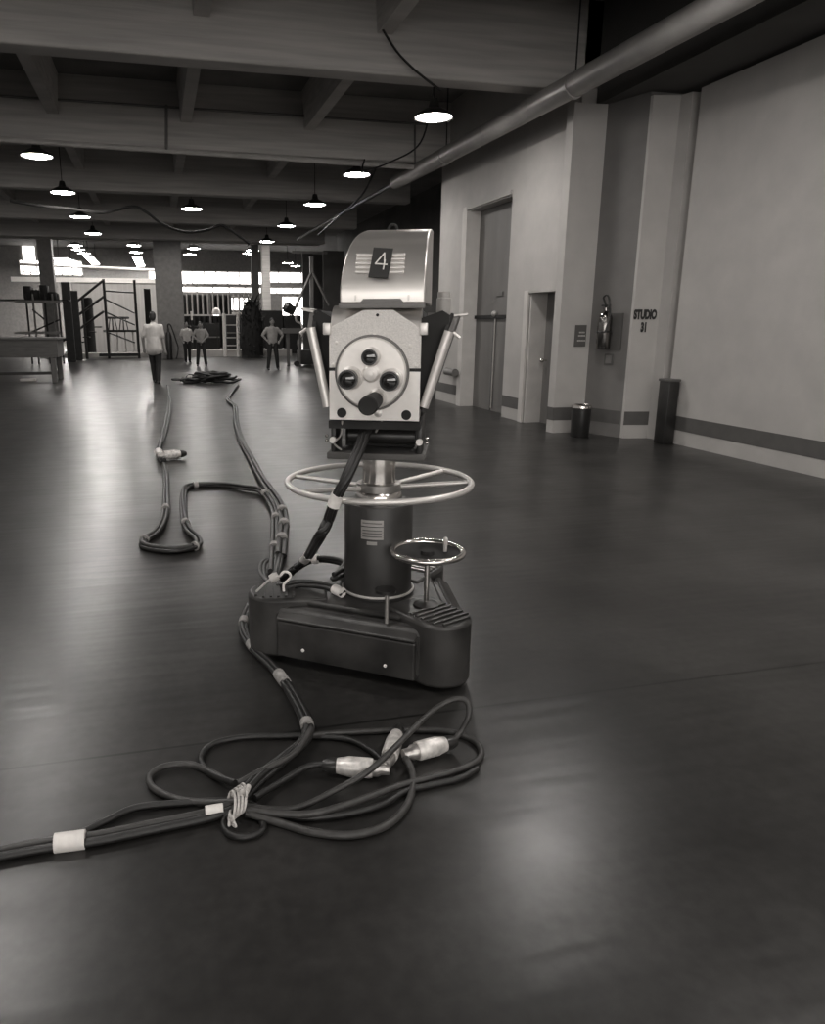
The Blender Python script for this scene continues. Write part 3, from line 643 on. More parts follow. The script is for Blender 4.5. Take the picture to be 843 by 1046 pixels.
q_ = cr(PX((228, 829.5, .02), (210, 832.5, .02)), 4); z_ = bpy.data.objects['cable_bundle.004']; MB().tube([p_-z_.location+Vector((0, 0, .012)) for p_ in q_], .018, 14).build('tape_band', 'tape', z_)
bundle('dark cable slack behind the twin cables on the left', PX((232, 818, .014), (190, 820, .014), (140, 825, .014), (110, 838, .014), (85, 850, .014), (60, 856, .02)), 1, .012)
bundle('grey cable arching in the air over the pile to the plug', PX((250, 824, .03), (300, 826, .02), (345, 806, .03), (380, 785, .07), (410, 757, .1), (440, 728, .13), (462, 715, .16), (476, 716, .16), (479, 730, .13), (471, 747, .07), (462, 758, .045)), 1, .0105, (), 'cabletan')
bundle('long outer cable loop reaching farthest right in the pile', PX((250, 826, .04), (310, 832, .03), (360, 820, .03), (410, 802, .02), (460, 789, .015), (486, 778, .015), (492, 767, .015), (482, 755, .013), (455, 747, .013), (410, 746, .013), (360, 748, .013), (330, 750, .02), (316, 752, .03)), 1, .0115, (), 'cabletan')
bundle('front cable loop bulging toward the viewer in the pile', PX((252, 830, .03), (285, 840, .015), (320, 850, .014), (360, 853, .014), (395, 843, .014), (416, 822, .014), (422, 800, .015), (420, 785, .025), (414, 774, .036)), 1, .0125, (), 'cabletan')
bundle('dark inner cable loop flat inside the pile', PX((250, 820, .02), (300, 835, .014), (350, 832, .014), (390, 822, .014), (415, 808, .014), (440, 802, .012), (470, 795, .012), (488, 785, .012)), 1, .011)
bundle('cable loop curling out to the left side of the pile', PX((246, 818, .04), (215, 820, .02), (180, 816, .014), (157, 805, .014), (153, 793, .014), (168, 783, .014), (195, 781, .014), (218, 790, .014), (240, 800, .03), (262, 790, .04), (300, 770, .05), (318, 745, .05)), 1, .0115, (), 'cabletan')
bundle('rear cable loop of the pile behind the tie', PX((240, 800, .05), (215, 790, .013), (205, 775, .013), (218, 760, .013), (250, 753, .013), (290, 752, .013), (320, 752, .013), (355, 755, .013), (378, 766, .014), (390, 776, .02)), 1, .0115)
bundle('small cable loop in front of the tie', PX((240, 826, .03), (229, 838, .013), (232, 850, .013), (250, 855, .013), (268, 848, .013), (266, 836, .013), (254, 828, .03)), 1, .011)
bundle('short cable feeding the left plug of the pile', PX((260, 815, .03), (285, 800, .02), (310, 785, .025), (325, 781, .03), (338, 782, .035)), 1, .0115)
# multi-pin plugs
def plug(label, u0, v0, u1, v1, z, s_=1.):
    a = fl(u0, v0, z); b = fl(u1, v1, z); L = (b-a).length
    t_ = thing('cable_plug', label, 'plug', a, 0, None)
    zq = (b-a).normalized(); Rm = zq.to_track_quat('Z', 'Y').to_matrix(); o0 = Vector((0, 0, 0))
    k_ = L; r = .034*s_
    MB().lathe([(0, .0), (r*.55, 0), (r*.6, .12*k_), (r*.8, .16*k_), (r*.8, .26*k_), (0, .26*k_)], o0, Rm, 24).build('coupling_ring', 'steel', t_)
    MB().lathe([(0, .24*k_), (r*.95, .25*k_), (r*1.0, .3*k_), (r*1.0, .62*k_), (r*.9, .68*k_), (r*.75, .8*k_), (0, .8*k_)], o0, Rm, 24).build('shell', 'conn', t_)
    MB().lathe([(0, .78*k_), (r*.78, .79*k_), (r*.74, .9*k_), (r*.5, 1.0*k_), (0, 1.0*k_)], o0, Rm, 24).build('strain_relief', 'black', t_)
    t_.location.z = max(z, r)
plug('bright metal cable plug at the right of the pile, under the arching cable', 412, 771, 466, 757, .04)
plug('metal cable plug lying at the middle of the pile', 398, 786, 330, 781, .036)
plug('metal cable plug standing partly hidden behind the other two plugs', 394, 784, 408, 742, .036, .9)
# string tie
b = MB(); c0 = fl(243, 822, .05)
for k_ in range(4):
    cc = c0+Vector((-.02+.012*k_, .01*k_, 0)); q = [cc+Vector((.012*math.sin(an), .058*math.cos(an), .032*math.sin(an))) for an in [2*PI*j_/20 for j_ in range(20)]]
    b.tube(q, .0045, 6, True)
for cc in (fl(251, 812, .075), fl(235, 839, .03)):
    for k_ in range(7):
        d = Vector((random.uniform(-1, 1), random.uniform(-1, 1), random.uniform(-.2, 1))).normalized()*.028
        b.tube(cr([cc, cc+d*.6+Vector((0, 0, .012)), cc+d, cc+d*.5-Vector((0, 0, .004)), cc], 4), .004, 6)
tag(b.build('string_tie', 'string'), 'pale knotted string tie binding the cable loops of the pile', 'string')
# hook with its cord by the joint
t = thing('wire_hook', 'small bright question-mark hook on a pale cord beside the pedestal', 'hook', fl(289, 596, .0))
z0 = fl(289, 596, 0); hp = [W(u, v, -.28)-z0 for u, v in ((290, 604), (290, 597), (294, 593), (297, 589), (295, 585), (290, 584), (287, 587))]
MB().tube(cr(hp, 6), .0055, 8).build('hook', 'white', t); MB().tube(cr([W(287, 588, -.28)-z0, W(276, 592, -.28)-z0, W(262, 604, -.25)-z0], 5), .005, 8).build('cord', 'string', t)
MB().lathe([(0, -.02), (.018, -.02), (.022, 0), (.018, .02), (0, .02)], W(280, 590, -.27)-z0, RY(70)).build('ferrule', 'lightgrey', t)
# far runs of cable
bundle('pair of taped cable bundles rising from the pedestal toward the far heap', PX((286, 568, .03), (288, 550, .03), (290, 530, .03), (284, 512, .03), (270, 492, .03), (258, 470, .03), (246, 448, .03), (241, 430, .03), (240, 415, .03), (233, 408, .03), (238, 400, .03), (243, 394, .03)), 3, .02, ((.08, 1), (.15, 1), (.22, 1)), tw=.5, tapem='tapedim')
bundle('second taped cable bundle beside the first, left of the pedestal', PX((278, 585, .03), (280, 560, .03), (281, 540, .03), (280, 520, .03), (268, 502, .03), (250, 498, .03), (230, 495, .025), (210, 495, .025), (192, 497, .025), (187, 505, .025), (188, 525, .025), (192, 540, .025), (202, 551, .025), (200, 558, .025), (178, 562, .025), (152, 559, .025), (146, 553, .025), (160, 543, .025), (168, 528, .025), (170, 508, .025), (170, 488, .025), (168, 475, .025)), 3, .015, (.05, .12, .18, (.36, 2), .5, .62, .77, .88), ('cable', 'cabletan'), tw=.6, tapelen=1, tapem='tapedim')
bundle('dark cable running from the loose plug back to the far heap', PX((166, 470, .03), (162, 460, .03), (167, 445, .04), (170, 432, .03), (173, 415, .03), (172, 400, .03), (172, 394, .03)), 2, .022, (.12,), tw=1.5)
plug('plug lying across the far cable run on the left of the floor', 160, 466, 190, 463, .06, 1.6)
# heap far back
q0 = fl(210, 391); t = thing('cable_heap', 'low tangled heap of black cable far back on the floor', 'cable', q0)
for k_ in range(18):
    cx_, w_, h_ = random.uniform(-.55, .55), random.uniform(.22, .42), random.uniform(.12, .3); ph = random.uniform(0, 6)
    z_ = .03+.014*k_*(1-abs(cx_)*.9)
    pts = [Vector((.05+cx_+w_*math.cos(a), h_*math.sin(a)+random.uniform(-.05, .05), max(.03, z_+random.uniform(-.02, .05)))) for a in [ph+2*PI*j_/9 for j_ in range(9)]]
    MB().tube(cr(pts, 5, True), .03, 8, True).build('strand', 'cable', t)
for x in (-.45, -.1, .3): MB().cyl((x, -.1, .16), (x+.1, -.14, .17), .045, None, 12).build('tape_band', 'lightgrey', t)

# ================================================================== PEOPLE
def voxel(o, vs, sm=4):
    md = o.modifiers.new('remesh', 'REMESH'); md.mode = 'VOXEL'; md.voxel_size = vs; md.use_smooth_shade = True
    m2 = o.modifiers.new('smooth', 'SMOOTH'); m2.iterations = sm; m2.factor = .5
    dg = bpy.context.evaluated_depsgraph_get(); me = bpy.data.meshes.new_from_object(o.evaluated_get(dg)); o.modifiers.clear(); o.data = me
    me.polygons.foreach_set('use_smooth', [True]*len(me.polygons))
def person(label, loc, rz, h, shirt, feet, hands, nod=0., elbow_out=.06, lean=0., loose=0.):
    s_ = h/1.75; V = lambda x, y, z: Vector((x, y, z))*s_
    t_ = thing('person', label, 'person', loc, rz)
    hip = [V(-.09, 0, .9), V(.09, 0, .9)]; sh = [V(-.175, lean, 1.395), V(.175, lean, 1.395)]
    ank = [V(f[0], f[1], .08) for f in feet]; kn = []
    for i in (0, 1): m_ = (hip[i]+ank[i])/2; m_.y -= (.03+abs(feet[i][1])*.15)*s_; kn.append(m_)
    wr = [V(*q) for q in hands]; el = []
    for i in (0, 1):
        m_ = (sh[i]+wr[i])/2; L = .285*s_; d = (wr[i]-sh[i]).length/2; out = max(0, L*L-d*d)**.5
        dv = Vector((elbow_out*(-1 if i == 0 else 1), .1, -.02)).normalized(); el.append(m_+dv*out)
    hc = V(0, lean-.02-nod*.06, 1.64-nod*.015)
    b = MB()
    b.caps(V(0, 0, .92), V(0, 0, 1.05), .125*s_, .115*s_); b.caps(V(0, 0, 1.05), V(0, lean, 1.32), .115*s_, .135*s_)
    for i in (0, 1):
        sg = -1 if i == 0 else 1
        b.caps(V(0, lean, 1.36), sh[i], .09*s_, .062*s_); b.caps(sh[i], el[i], .052*s_, .041*s_); b.caps(el[i], wr[i], .041*s_, .028*s_)
        b.caps(hip[i], kn[i], .088*s_, .056*s_); b.caps(kn[i], ank[i], .054*s_, .038*s_)
        d = (wr[i]-el[i]).normalized(); sd = d.cross(Vector((0, 1, 0))); sd = sd.normalized() if sd.length > .1 else Vector((1, 0, 0)); nr = sd.cross(d)
        pm = wr[i]+d*.075*s_; b.caps(wr[i]+d*.02*s_, pm, .03*s_, .034*s_)
        for f_, (o_, l_) in enumerate(((-.027, .062), (-.009, .074), (.009, .07), (.027, .054))):
            k0 = pm+sd*o_*s_+d*.012*s_; k1 = k0+(d*.6-nr*.25)*l_*.7*s_; k2 = k1+(d*.35-nr*.5)*l_*.6*s_
            b.caps(k0, k1, .0095*s_, .0085*s_, 8); b.caps(k1, k2, .0085*s_, .0075*s_, 8)
        th = wr[i]+d*.03*s_-sd*.025*s_*sg; b.caps(th, th+(d*.7-sd*.6*sg-nr*.3)*.05*s_, .011*s_, .009*s_, 8)
    b.caps(V(0, lean, 1.42), hc-V(0, -.01, .06), .058*s_, .05*s_)
    b.ball(hc, (.072*s_, .09*s_, .112*s_), 18); b.caps(hc+V(0, -.035, -.05), hc+V(0, -.045, -.085), .055*s_, .035*s_)
    b.caps(hc+V(0, -.09, .01), hc+V(0, -.105, -.03), .011*s_, .015*s_, 8)
    for sx in (-1, 1): b.ball(hc+V(sx*.074, .01, -.01), (.012*s_, .022*s_, .032*s_), 10)
    body = b.build('body', 'skin', t_); voxel(body, .0075*s_, 3)
    b = MB()
    for sx in (-1, 1): b.ball(hc+V(sx*.03, -.085, .008), .009*s_, 8)
    b.build('eyes', 'hair', t_)
    b = MB(); b.caps(hc+V(-.022, -.088, -.06), hc+V(.022, -.088, -.06), .006*s_, .006*s_, 8); b.build('mouth', 'trouser', t_)
    b = MB(); b.ball(hc+V(0, .014, .03), (.08*s_, .092*s_, .098*s_), 16); b.ball(hc+V(0, .04, -.02), (.074*s_, .072*s_, .095*s_), 14)
    ho = b.build('hair', 'hair', t_); voxel(ho, .01*s_, 2)
    b = MB(); z0 = .84 if loose else .95
    b.caps(V(0, 0, z0+.03), V(0, 0, 1.08), (.15+loose)*s_, (.14+loose*.7)*s_, 16); b.caps(V(-.06, lean*.6, 1.12), V(-.09, lean, 1.33), .12*s_, .115*s_, 14); b.caps(V(.06, lean*.6, 1.12), V(.09, lean, 1.33), .12*s_, .115*s_, 14)
    b.caps(V(-.05, 0, z0), V(-.05, 0, 1.1), (.125+loose)*s_, .12*s_, 14); b.caps(V(.05, 0, z0), V(.05, 0, 1.1), (.125+loose)*s_, .12*s_, 14)
    b.caps(V(0, lean*.6, 1.08), V(0, lean, 1.34), .15*s_, .15*s_, 16)
    for i in (0, 1): b.caps(V(0, lean, 1.37), sh[i]-V(0, 0, .02), .11*s_, .075*s_, 14); b.caps(sh[i], sh[i]+(el[i]-sh[i])*.8, .07*s_, .062*s_, 14)
    b.caps(V(0, lean, 1.42), V(0, lean-.005, 1.47), .075*s_, .066*s_, 14)
    so = b.build('shirt', shirt, t_); voxel(so, .014*s_, 3)
    b = MB(); b.caps(V(-.05, 0, .93), V(.05, 0, .93), .125*s_, .125*s_, 14)
    for i in (0, 1): b.caps(hip[i], kn[i], .1*s_, .074*s_, 14); b.caps(kn[i], ank[i]+Vector((0, 0, .01)), .074*s_, .06*s_, 14)
    to = b.build('trousers', 'trouser', t_); voxel(to, .014*s_, 3)
    for i in (0, 1):
        b = MB(); a = ank[i]; z = .04*s_; q = Vector((a.x, a.y, z)); b.caps(q+V(0, .04, 0), q+V(0, -.12, -.005), .04*s_, .034*s_); b.caps(q+V(0, .01, 0), a+V(0, 0, .02), .042*s_, .045*s_)
        o = b.build('shoe', 'shoe', t_); voxel(o, .012*s_, 2)
    return t_
def htop(u, v, loc): return atY(u, v, loc.y).z
q = fl(160, 391.5); person('man in white shirt and dark trousers walking away, back to the viewer', q, PI-.12, htop(158, 318.5, q), 'shirt', ((-.07, .14), (.05, -.12)), ((-.26, .0, .83), (.27, -.1, .86)), 0, .1, 0, .035)
q = fl(192, 370); person('farthest man in white shirt standing close beside the end column', q, .2, max(1.58, htop(192, 330, q)), 'shirt', ((-.09, 0), (.09, 0)), ((-.2, -.1, .92), (.22, -.12, .95)), .5)
q = fl(206.5, 374); person('man in grey shirt with head bowed, standing right of the end column', q, -.15, max(1.6, htop(206, 329, q)), 'shirt2', ((-.17, 0), (.17, -.02)), ((-.1, -.24, 1.02), (.12, -.25, 1.0)), 1.2, .25)
q = fl(279, 378); person('man in grey shirt facing the viewer in front of the tower', q, .1, htop(278, 325, q), 'shirt2', ((-.17, 0), (.19, .05)), ((-.2, -.16, .98), (.22, -.14, .98)), .2, .3)

# ================================================================== FAR BACKGROUND
def bar(b, p0, p1, r=.03, seg=8): b.cyl(p0, p1, r, None, seg); return b
# work table at the left edge
q = fl(62, 391); Y = q.y; t = thing('work_table', 'deep grey plywood work table at the left edge', 'table', q)
lx = atY(-30, 345, Y).x-q.x; zt = atY(50, 345, Y).z; zb_ = atY(50, 365, Y).z
MB().box((lx/2, .7, zt-.03), (abs(lx)+.06, 1.5, .06)).build('tabletop', 'wood', t, False, .01)
MB().box((lx/2, .0, (zt+zb_)/2-.03), (abs(lx), .05, zt-zb_-.06)).box((-.03, .7, (zt+zb_)/2-.03), (.05, 1.36, zt-zb_-.06)).build('apron', 'wood', t, False)
for x, y in ((-.14, .06), (-.14, 1.3), (lx+.14, .06), (lx+.14, 1.3)): MB().box((x, y, zb_/2), (.13, .13, zb_)).build('leg', 'band', t, False, .01)
MB().box((lx/2, 1.3, .18), (abs(lx)-.3, .06, .08)).build('stretcher', 'band', t, False)
q = fl(29, 389); tag(MB().box(q+Vector((0, 0, .03)), (.4, .25, .06)).build('white_offcut', 'white', None, False, .01), 'small white offcut lying under the work table', 'offcut')
# dark scaffold bay at left
Y = 31; g0 = atY(45, 374, Y); g0.z = 0; t = thing('scaffold_frame', 'dark scaffold frame with boxes on top behind the work table', 'scaffold', g0)
f_ = lambda u, v, y=Y: atY(u, v, y)-g0
for u in (26, 33, 45, 53, 59):
    a = f_(u, 300); MB().cyl((a.x, 0, 0), (a.x, 0, a.z-.0), .035, None, 8).build('post', 'grey' if u in (33, 53) else 'matte', t)
for v in (308, 340): a = f_(15, v); b_ = f_(62, v); MB().box(((a.x+b_.x)/2, 0, a.z), (b_.x-a.x, .09, .1)).build('rail', 'grey', t, False)
MB().cyl(f_(33, 316), f_(45, 326), .03, None, 8).cyl(f_(26, 342), f_(62, 326), .03, None, 8).build('brace', 'matte', t)
a = f_(15, 308); MB().box((-.2, .45, a.z+.06), (2.6, .9, .05)).build('deck', 'matte', t, False)
Zd = a.z+.085
for u0, u1, v1 in ((22, 30, 292), (31, 38, 296), (39, 47, 291), (48, 56, 298)):
    a = f_(u0, v1); b_ = f_(u1, v1); o = MB().box(((a.x+b_.x)/2+g0.x, Y+.5, (a.z+Zd)/2+.005), (b_.x-a.x, .6, a.z-Zd), None, .03).build('equipment_case', 'matte')
    tag(o, 'dark equipment case %s on the scaffold deck' % {22: 'leftmost', 31: 'second, lower', 39: 'third, tallest', 48: 'rightmost, lowest'}[u0], 'case', 'equipment cases on the scaffold deck')
# tall dark cabinet-like flats
for u0, u1, v0, y, lb in ((62, 71, 288, 32.3, 'tall dark scenery flat just right of the scaffold frame'), (71.5, 79, 297, 33.8, 'lower dark scenery flat with a white-edged side, by the stair')):
    a = atY(u0, v0, y); b_ = atY(u1, v0, y); t = thing('scenery_flat', lb, 'flat', ((a.x+b_.x)/2, y, 0))
    MB().box((0, 0, a.z/2), (b_.x-a.x, .12, a.z), None, .02).build('panel', 'matte', t, False)
    MB().box((0, .5, .04), (.1, 1.0, .08)).build('foot', 'matte', t, False); MB().cyl((0, .9, .06), (0, .06, a.z*.7), .03, None, 8).build('brace', 'matte', t)
    if u0 == 71: MB().tube(cr([((b_.x-a.x)/2+.02, 0, .9), ((b_.x-a.x)/2+.02, 0, a.z*.85), ((b_.x-a.x)/2-.1, 0, a.z+.05), (-.15, 0, a.z+.16)], 5), .06, 8).build('edge_trim', 'white', t)
# pale sheet wall and sloping bright lintel behind
Y = 43; a = atY(74, 290, Y); b_ = atY(160, 290, Y); zt = atY(120, 289, Y).z
struct(MB().box(((a.x+b_.x)/2, Y, zt/2), (b_.x-a.x, .1, zt)).build('wall_partition', 'farwall', None, False))
struct(MB().box(((a.x+b_.x)/2-1.0, Y-.06, zt+.12), (b_.x-a.x+4, .14, .24)).build('trim_9', 'white', None, False))
a = atY(20, 270, 50); b_ = atY(162, 276, 50); tag(MB().tube([a, b_], .09, 8).build('suspended_rail', 'white'), 'long white suspended rail crossing high in the far hall', 'rail')
# rolling stair
Y = 35; g0 = atY(105, 364, Y); g0.z = 0; t = thing('rolling_stair', 'dark rolling stair with slanting handrails and posts', 'stair', g0); f_ = lambda u, v: atY(u, v, Y)-g0
for u0, v0, u1, v1 in ((70, 315, 106, 286), (70, 329, 106, 303), (62, 350, 106, 318)): MB().cyl(f_(u0, v0), f_(u1, v1), .055, None, 8).build('handrail', 'black', t)
for u, vt in ((105.5, 285), (137, 286), (84, 304)): a = f_(u, vt); MB().cyl((a.x, 0, 0), (a.x, 0, a.z), .06, None, 8).build('post', 'black', t)
a = f_(106, 342); c2 = f_(137, 350)
for k_ in range(6):
    u = 70+6*k_; p_ = f_(u, 360-5.2*k_); MB().box((p_.x, .3, max(.1, p_.z)), (.28, .7, .05)).build('step', 'matte', t, False)
for u0, v0, u1, v1 in ((106, 305, 138, 320), (106, 318, 138, 332), (106, 338, 138, 350), (106, 297, 138, 299)): MB().cyl(f_(u0, v0), f_(u1, v1), .035, None, 8).build('brace', 'black', t)
MB().box((f_(121, 352).x, .3, .16), (1.7, .8, .12)).build('base', 'matte', t, False)
# trestle with stools and dark kit
Y = 38; g0 = atY(125, 362, Y); g0.z = 0; t = thing('trestle_table', 'low dark trestle table behind the rolling stair', 'table', g0); f_ = lambda u, v: atY(u, v, Y)-g0
zt = f_(125, 337).z; MB().box((0, .3, zt-.05), (1.6, .8, .1)).build('tabletop', 'matte', t, False)
for x in (-.6, -.2, .2, .6): MB().cyl((x, .05, 0), (x*.9, .25, zt-.1), .03, None, 8).build('leg', 'lightgrey', t)
st0 = None
for u, v, lb in ((114.5, 323.5, 'left round-topped dark stool on the trestle table'), (125.5, 322.5, 'right round-topped dark stool on the trestle table')):
    p_ = atY(u, v, Y+.3); zz = zt
    if st0 is None:
        st0 = thing('stool', lb, 'stool', (p_.x, p_.y, zz), 0, 'stools on the trestle table'); hh = p_.z-zz
        MB().lathe([(0, hh-.1), (.27, hh-.1), (.31, hh-.05), (.27, hh), (0, hh)], seg=20).build('seat', 'matte', st0)
        for a in range(4): MB().cyl((.2*math.cos(a*PI/2), .2*math.sin(a*PI/2), 0), (.1*math.cos(a*PI/2), .1*math.sin(a*PI/2), hh-.05), .022, None, 8).build('leg', 'matte', st0)
    else: dup(st0, (p_.x, p_.y, zz), lb)
a = atY(150, 295, 37); b_ = atY(147, 330, 37); t = thing('scenery_flat', 'narrow dark upright flat left of the end column', 'flat', (a.x, 37, 0))
MB().box((0, 0, a.z/2), (.3, .12, a.z), None, .02).build('panel', 'matte', t, False); MB().cyl((0, .8, .03), (0, .05, a.z*.6), .03, None, 8).build('brace', 'matte', t)
a = atY(88, 305, 36.9); t = thing('scenery_flat', 'dark upright roll of scenery behind the rolling stair', 'flat', (a.x, 37.6, 0)); MB().lathe([(0, 0), (.22, 0), (.22, 2.6), (.17, 2.7), (0, 2.7)], seg=16).build('roll', 'matte', t)
# gas bottle and hose at the column foot
q = Vector((atY(173.5, 366, 33.6).x, 33.55, 0)); zt = atY(173, 334, 33.55).z; t = thing('gas_bottle', 'dark tall gas bottle with a looped hose at the column foot', 'gas bottle', q)
MB().lathe([(0, 0), (.12, 0), (.13, .03), (.13, zt*.72), (.1, zt*.8), (.05, zt*.86), (.05, zt*.95), (0, zt*.95)], seg=20).build('cylinder', 'black', t)
MB().tube(cr([(0, 0, zt*.95), (0, -.03, zt+.1), (.12, -.05, zt+.05), (.3, -.08, zt*.6), (.38, -.1, zt*.35), (.3, -.1, .1), (.25, -.1, .03)], 6), .028, 8).build('hose', 'matte', t)
# white trestle ladder
Y = 35.6; g0 = atY(238, 360, Y); g0.z = 0; f_ = lambda u, v: atY(u, v, Y)-g0; t = thing('step_ladder', 'white step ladder standing at the far end of the hall', 'ladder', g0)
for u0, u1, vt in ((229, 230, 320), (243.5, 243.5, 319)): a = f_(u0, vt); b_ = f_(u1, 362); MB().cyl((b_.x, 0, 0), (a.x, .25, a.z), .075, None, 8).build('rail', 'white', t)
for v in (332, 345, 353): a = f_(230, v); b_ = f_(243, v); MB().box(((a.x+b_.x)/2, .1, a.z), (b_.x-a.x, .1, .05)).build('rung', 'lightgrey', t, False)
a = f_(243, 320); MB().box((a.x+.05, .25, a.z), (.55, .35, .07)).build('top_step', 'white', t, False); MB().cyl((f_(229, 360).x, 1.0, 0), (f_(231, 320).x, .3, a.z-.1), .03, None, 8).build('rear_leg', 'grey', t)
# floodlight
Y = 38; a = atY(221, 318, Y); t = thing('work_light', 'white-hooded floodlight on a stand between the ladder and the standing men', 'lamp', (a.x, Y, 0))
MB().lathe([(0, .16), (.1, .15), (.2, .02), (.22, -.1), (.2, -.1), (.1, .08), (0, .1)], (0, 0, a.z), RX(25), 20).build('hood', 'white', t); MB().lathe([(0, -.1), (.2, -.1), (.2, -.09), (0, -.09)], (0, 0, a.z), RX(65), 20).build('lens', 'day', t); MB().cyl((0, 0, .03), (0, 0, a.z), .025, None, 8).build('stand', 'matte', t)
for k_ in range(3): MB().cyl((0, 0, .35), (.35*math.cos(k_*2.09), .35*math.sin(k_*2.09), .02), .02, None, 8).build('leg', 'matte', t)
# white tube over the far man's head
a = atY(195.5, 318, 38); b_ = atY(195.5, 327, 38); t = thing('sign_post', 'slim dark post topped by a short white tube, behind the standing men', 'post', (a.x, 38, 0)); MB().cyl((0, 0, 0), (0, 0, b_.z), .03, None, 8).build('pole', 'matte', t); MB().cyl((0, 0, b_.z), (0, 0, a.z), .05, None, 10).build('tube', 'white', t)
# dark skirting mass behind ladder: row of road crates
Y = 39
for u0, u1, v, lb in ((184, 206, 333, 'dark transport crate behind the standing men'), (207, 224, 330, 'dark transport crate left of the ladder'), (231, 250, 322, 'tall dark transport crate seen through the ladder'), (264, 289, 317, 'dark transport crate behind the man at the tower'), (290.5, 308, 322, 'dark transport crate beside the tower base')):
    a = atY(u0, v, Y); b_ = atY(u1, v, Y); t = thing('transport_crate', lb, 'crate', ((a.x+b_.x)/2, Y, 0), 0, 'transport crates at the far end of the hall')
    MB().box((0, .5, a.z/2), (b_.x-a.x, 1.0, a.z), None, .02).build('box', 'matte', t, False); MB().box((0, -.012, a.z*.55), (b_.x-a.x, .03, .07)).build('batten', 'grey', t, False)
# barred rack above
Y = 46; g0 = Vector((atY(215, 320, Y).x, Y, 0)); t = thing('barred_rack', 'tall barred rack of upright pipes right of the end column', 'rack', g0); zt = atY(215, 299, Y).z; z0 = atY(215, 322, Y).z
x0 = atY(183, 310, Y).x-g0.x; x1 = atY(262, 310, Y).x-g0.x
for z in (z0, zt): MB().box(((x0+x1)/2, 0, z), (x1-x0, .1, .1)).build('rail', 'lightgrey', t, False)
for x in (x0+.1, 0, x1-.1): MB().cyl((x, 0, 0), (x, 0, zt), .06, None, 8).build('post', 'grey', t)
for k_ in range(15): x = x0+(x1-x0)*(k_+.5)/15; MB().cyl((x, 0, z0), (x, 0, zt), .045, None, 8).build('bar', 'lightgrey', t)
# dark backcloth behind the rack
a = atY(183, 301, 50); b_ = atY(236, 301, 50); o = MB()
n_ = 40; o.prism([(a.x+(b_.x-a.x)*k_/n_, .12*math.sin(k_*1.6)) for k_ in range(n_+1)]+[(a.x+(b_.x-a.x)*(1-k_/n_), .12*math.sin((n_-k_)*1.6)+.04) for k_ in range(n_+1)], lambda x, y: (x, 50+y, 0), lambda x, y: (x, 50+y, a.z)); tag(o.build('stage_curtain', 'prop'), 'dark pleated curtain hanging behind the barred rack', 'curtain')
# shaggy dark prop
Y = 34.6; g0 = atY(258, 362, Y); g0.z = 0; zt = atY(258, 305, Y).z; b = MB(); random.seed(8)
for k_ in range(420):
    z = random.random()**.8*zt; wd = .52*(1-.25*(z/zt)**3)*(.75+.25*random.random())*(1 if z < zt*.75 else .8); a = random.uniform(0, 2*PI); c_ = Vector((wd*math.cos(a), wd*.8*math.sin(a), z)); d = Vector((math.cos(a)*.6, math.sin(a)*.6, random.uniform(-.6, .9)))*.42
    s_ = d.cross(Vector((0, 0, 1))).normalized()*.06
    v = [b.b.verts.new(c_-s_), b.b.verts.new(c_+s_), b.b.verts.new(c_+d)]; b.b.faces.new(v)
b.lathe([(0, 0), (.5, 0), (.52, zt*.5), (.42, zt*.8), (.2, zt*.95), (0, zt)], seg=18)
t = thing('prop_bush', 'tall shaggy black bush-like prop right of the step ladder', 'prop', g0); b.build('foliage', 'prop', t, False); MB().box((0, 0, .05), (.9, .8, .1)).build('base', 'matte', t, False)
# lighting tower
Y = 27; g0 = atY(318, 372, Y); g0.z = 0; f_ = lambda u, v, y=0: atY(u, v, Y+y)-g0-Vector((0, 0, 0)); t = thing('lighting_tower', 'tall dark rolling tower with central mast, slanting braces and crossbar', 'tower', g0)
a = f_(318, 262); MB().box((a.x, 0, a.z/2), (.12, .12, a.z)).build('mast', 'grey', t, False)
for u0, v0, u1, v1 in ((318, 278, 298, 322), (319, 278, 336, 312)): p0_ = f_(u0, v0); p1_ = f_(u1, v1); p0_.y = p1_.y = -.05; MB().cyl(p0_, p1_, .05, None, 8).build('brace', 'grey', t)
a = f_(288, 338); b_ = f_(330, 338); MB().box(((a.x+b_.x)/2, 0, a.z), (b_.x-a.x, .2, .18)).build('crossbar', 'band', t, False)
for u in (294, 306, 330): x = f_(u, 338).x; MB().box((x, 0, a.z/2), (.1, .1, a.z)).build('post', 'band', t, False)
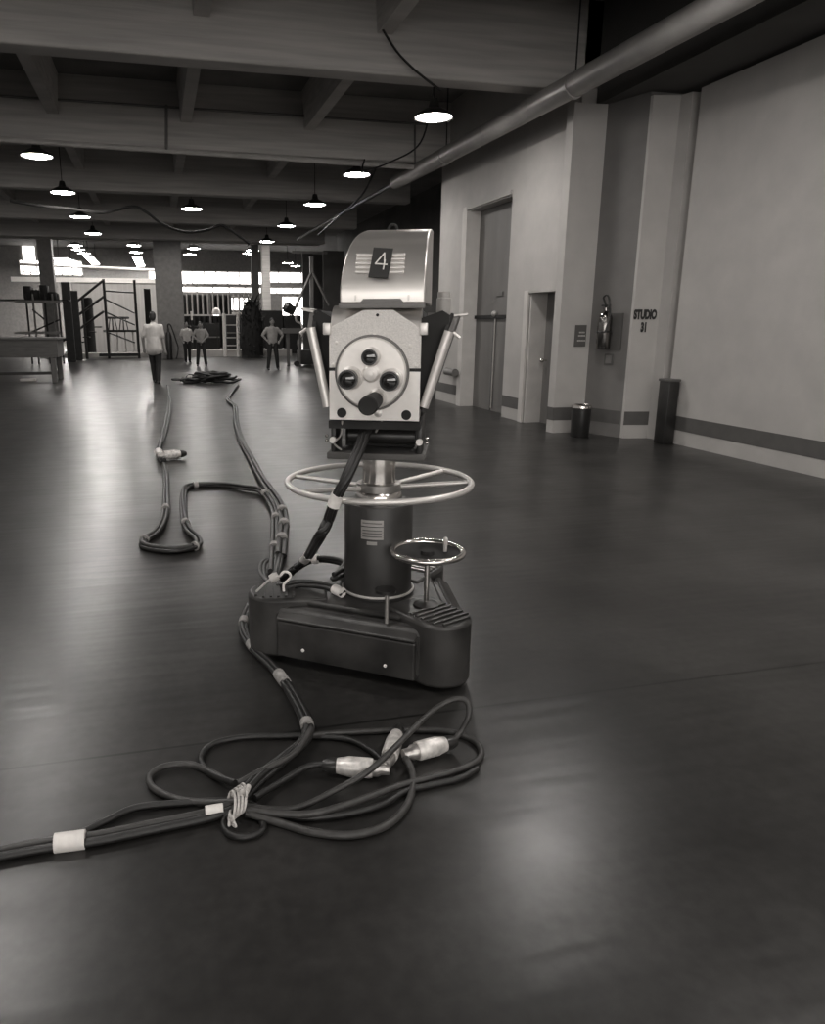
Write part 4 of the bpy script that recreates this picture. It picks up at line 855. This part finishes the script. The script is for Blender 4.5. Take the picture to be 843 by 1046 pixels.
MB().box((f_(322, 360).x, .3, .32), (1.1, .9, .5), None, .03).build('counterweight', 'matte', t)
for x in (-.55, .75): MB().cyl((x, -.1, .1), (x, .0, .1), .1, None, 16).build('wheel', 'matte', t)
MB().box((f_(311, 262).x+.25, .3, f_(318, 257).z), (1.3, .06, .08)).build('top_bar', 'grey', t, False)
MB().tube(cr([f_(302, 322), f_(303, 328), f_(308, 331), f_(309, 340), f_(305, 348), f_(306, 358)], 6), .04, 8).build('hanging_cable', 'tube', t)
p_ = f_(300, 318); MB().lathe([(0, 0), (.16, 0), (.2, .3), (.12, .4), (0, .42)], p_, RY(-60), 16).build('spotlight', 'black', t)
for u0, u1, v, y, lb in ((310, 318, 258, 30, 'tall black flat standing left behind the tower mast'), (318, 331, 260, 31, 'tall black flat standing behind the tower mast'), (331, 350, 256, 29, 'tallest black flat right of the tower, behind the camera')):
    a = atY(u0, v, y); b_ = atY(u1, v, y); t = thing('black_flat', lb, 'flat', ((a.x+b_.x)/2, y, 0))
    MB().box((0, 0, a.z/2), (b_.x-a.x+.1, .12, a.z), None, .02).build('panel', 'walldark', t, False); MB().cyl((0, .9, .03), (0, .06, a.z*.6), .04, None, 8).build('brace', 'matte', t)

# ================================================================== WORLD, CAMERA, LOOK
wd = bpy.data.worlds.new('world'); bpy.context.scene.world = wd; wd.use_nodes = True
bg = wd.node_tree.nodes['Background']; bg.inputs[0].default_value = G(1.); bg.inputs[1].default_value = .3
cd = bpy.data.cameras.new('camera'); co = bpy.data.objects.new('camera', cd); C.objects.link(co)
cd.sensor_fit = 'VERTICAL'; cd.sensor_height = 36; cd.sensor_width = 36*843/1046; cd.lens = F_*36/1046
cd.shift_x = (421.5-CX)/1046; cd.shift_y = (CY-523)/1046*1.0; cd.clip_end = 300
co.location = (0, 0, H); co.rotation_euler = (PI/2-TH, 0, -PS)
sc = bpy.context.scene; sc.camera = co
sc.view_settings.view_transform = 'Standard'; sc.view_settings.look = 'None'; sc.view_settings.exposure = 0; sc.view_settings.gamma = 1
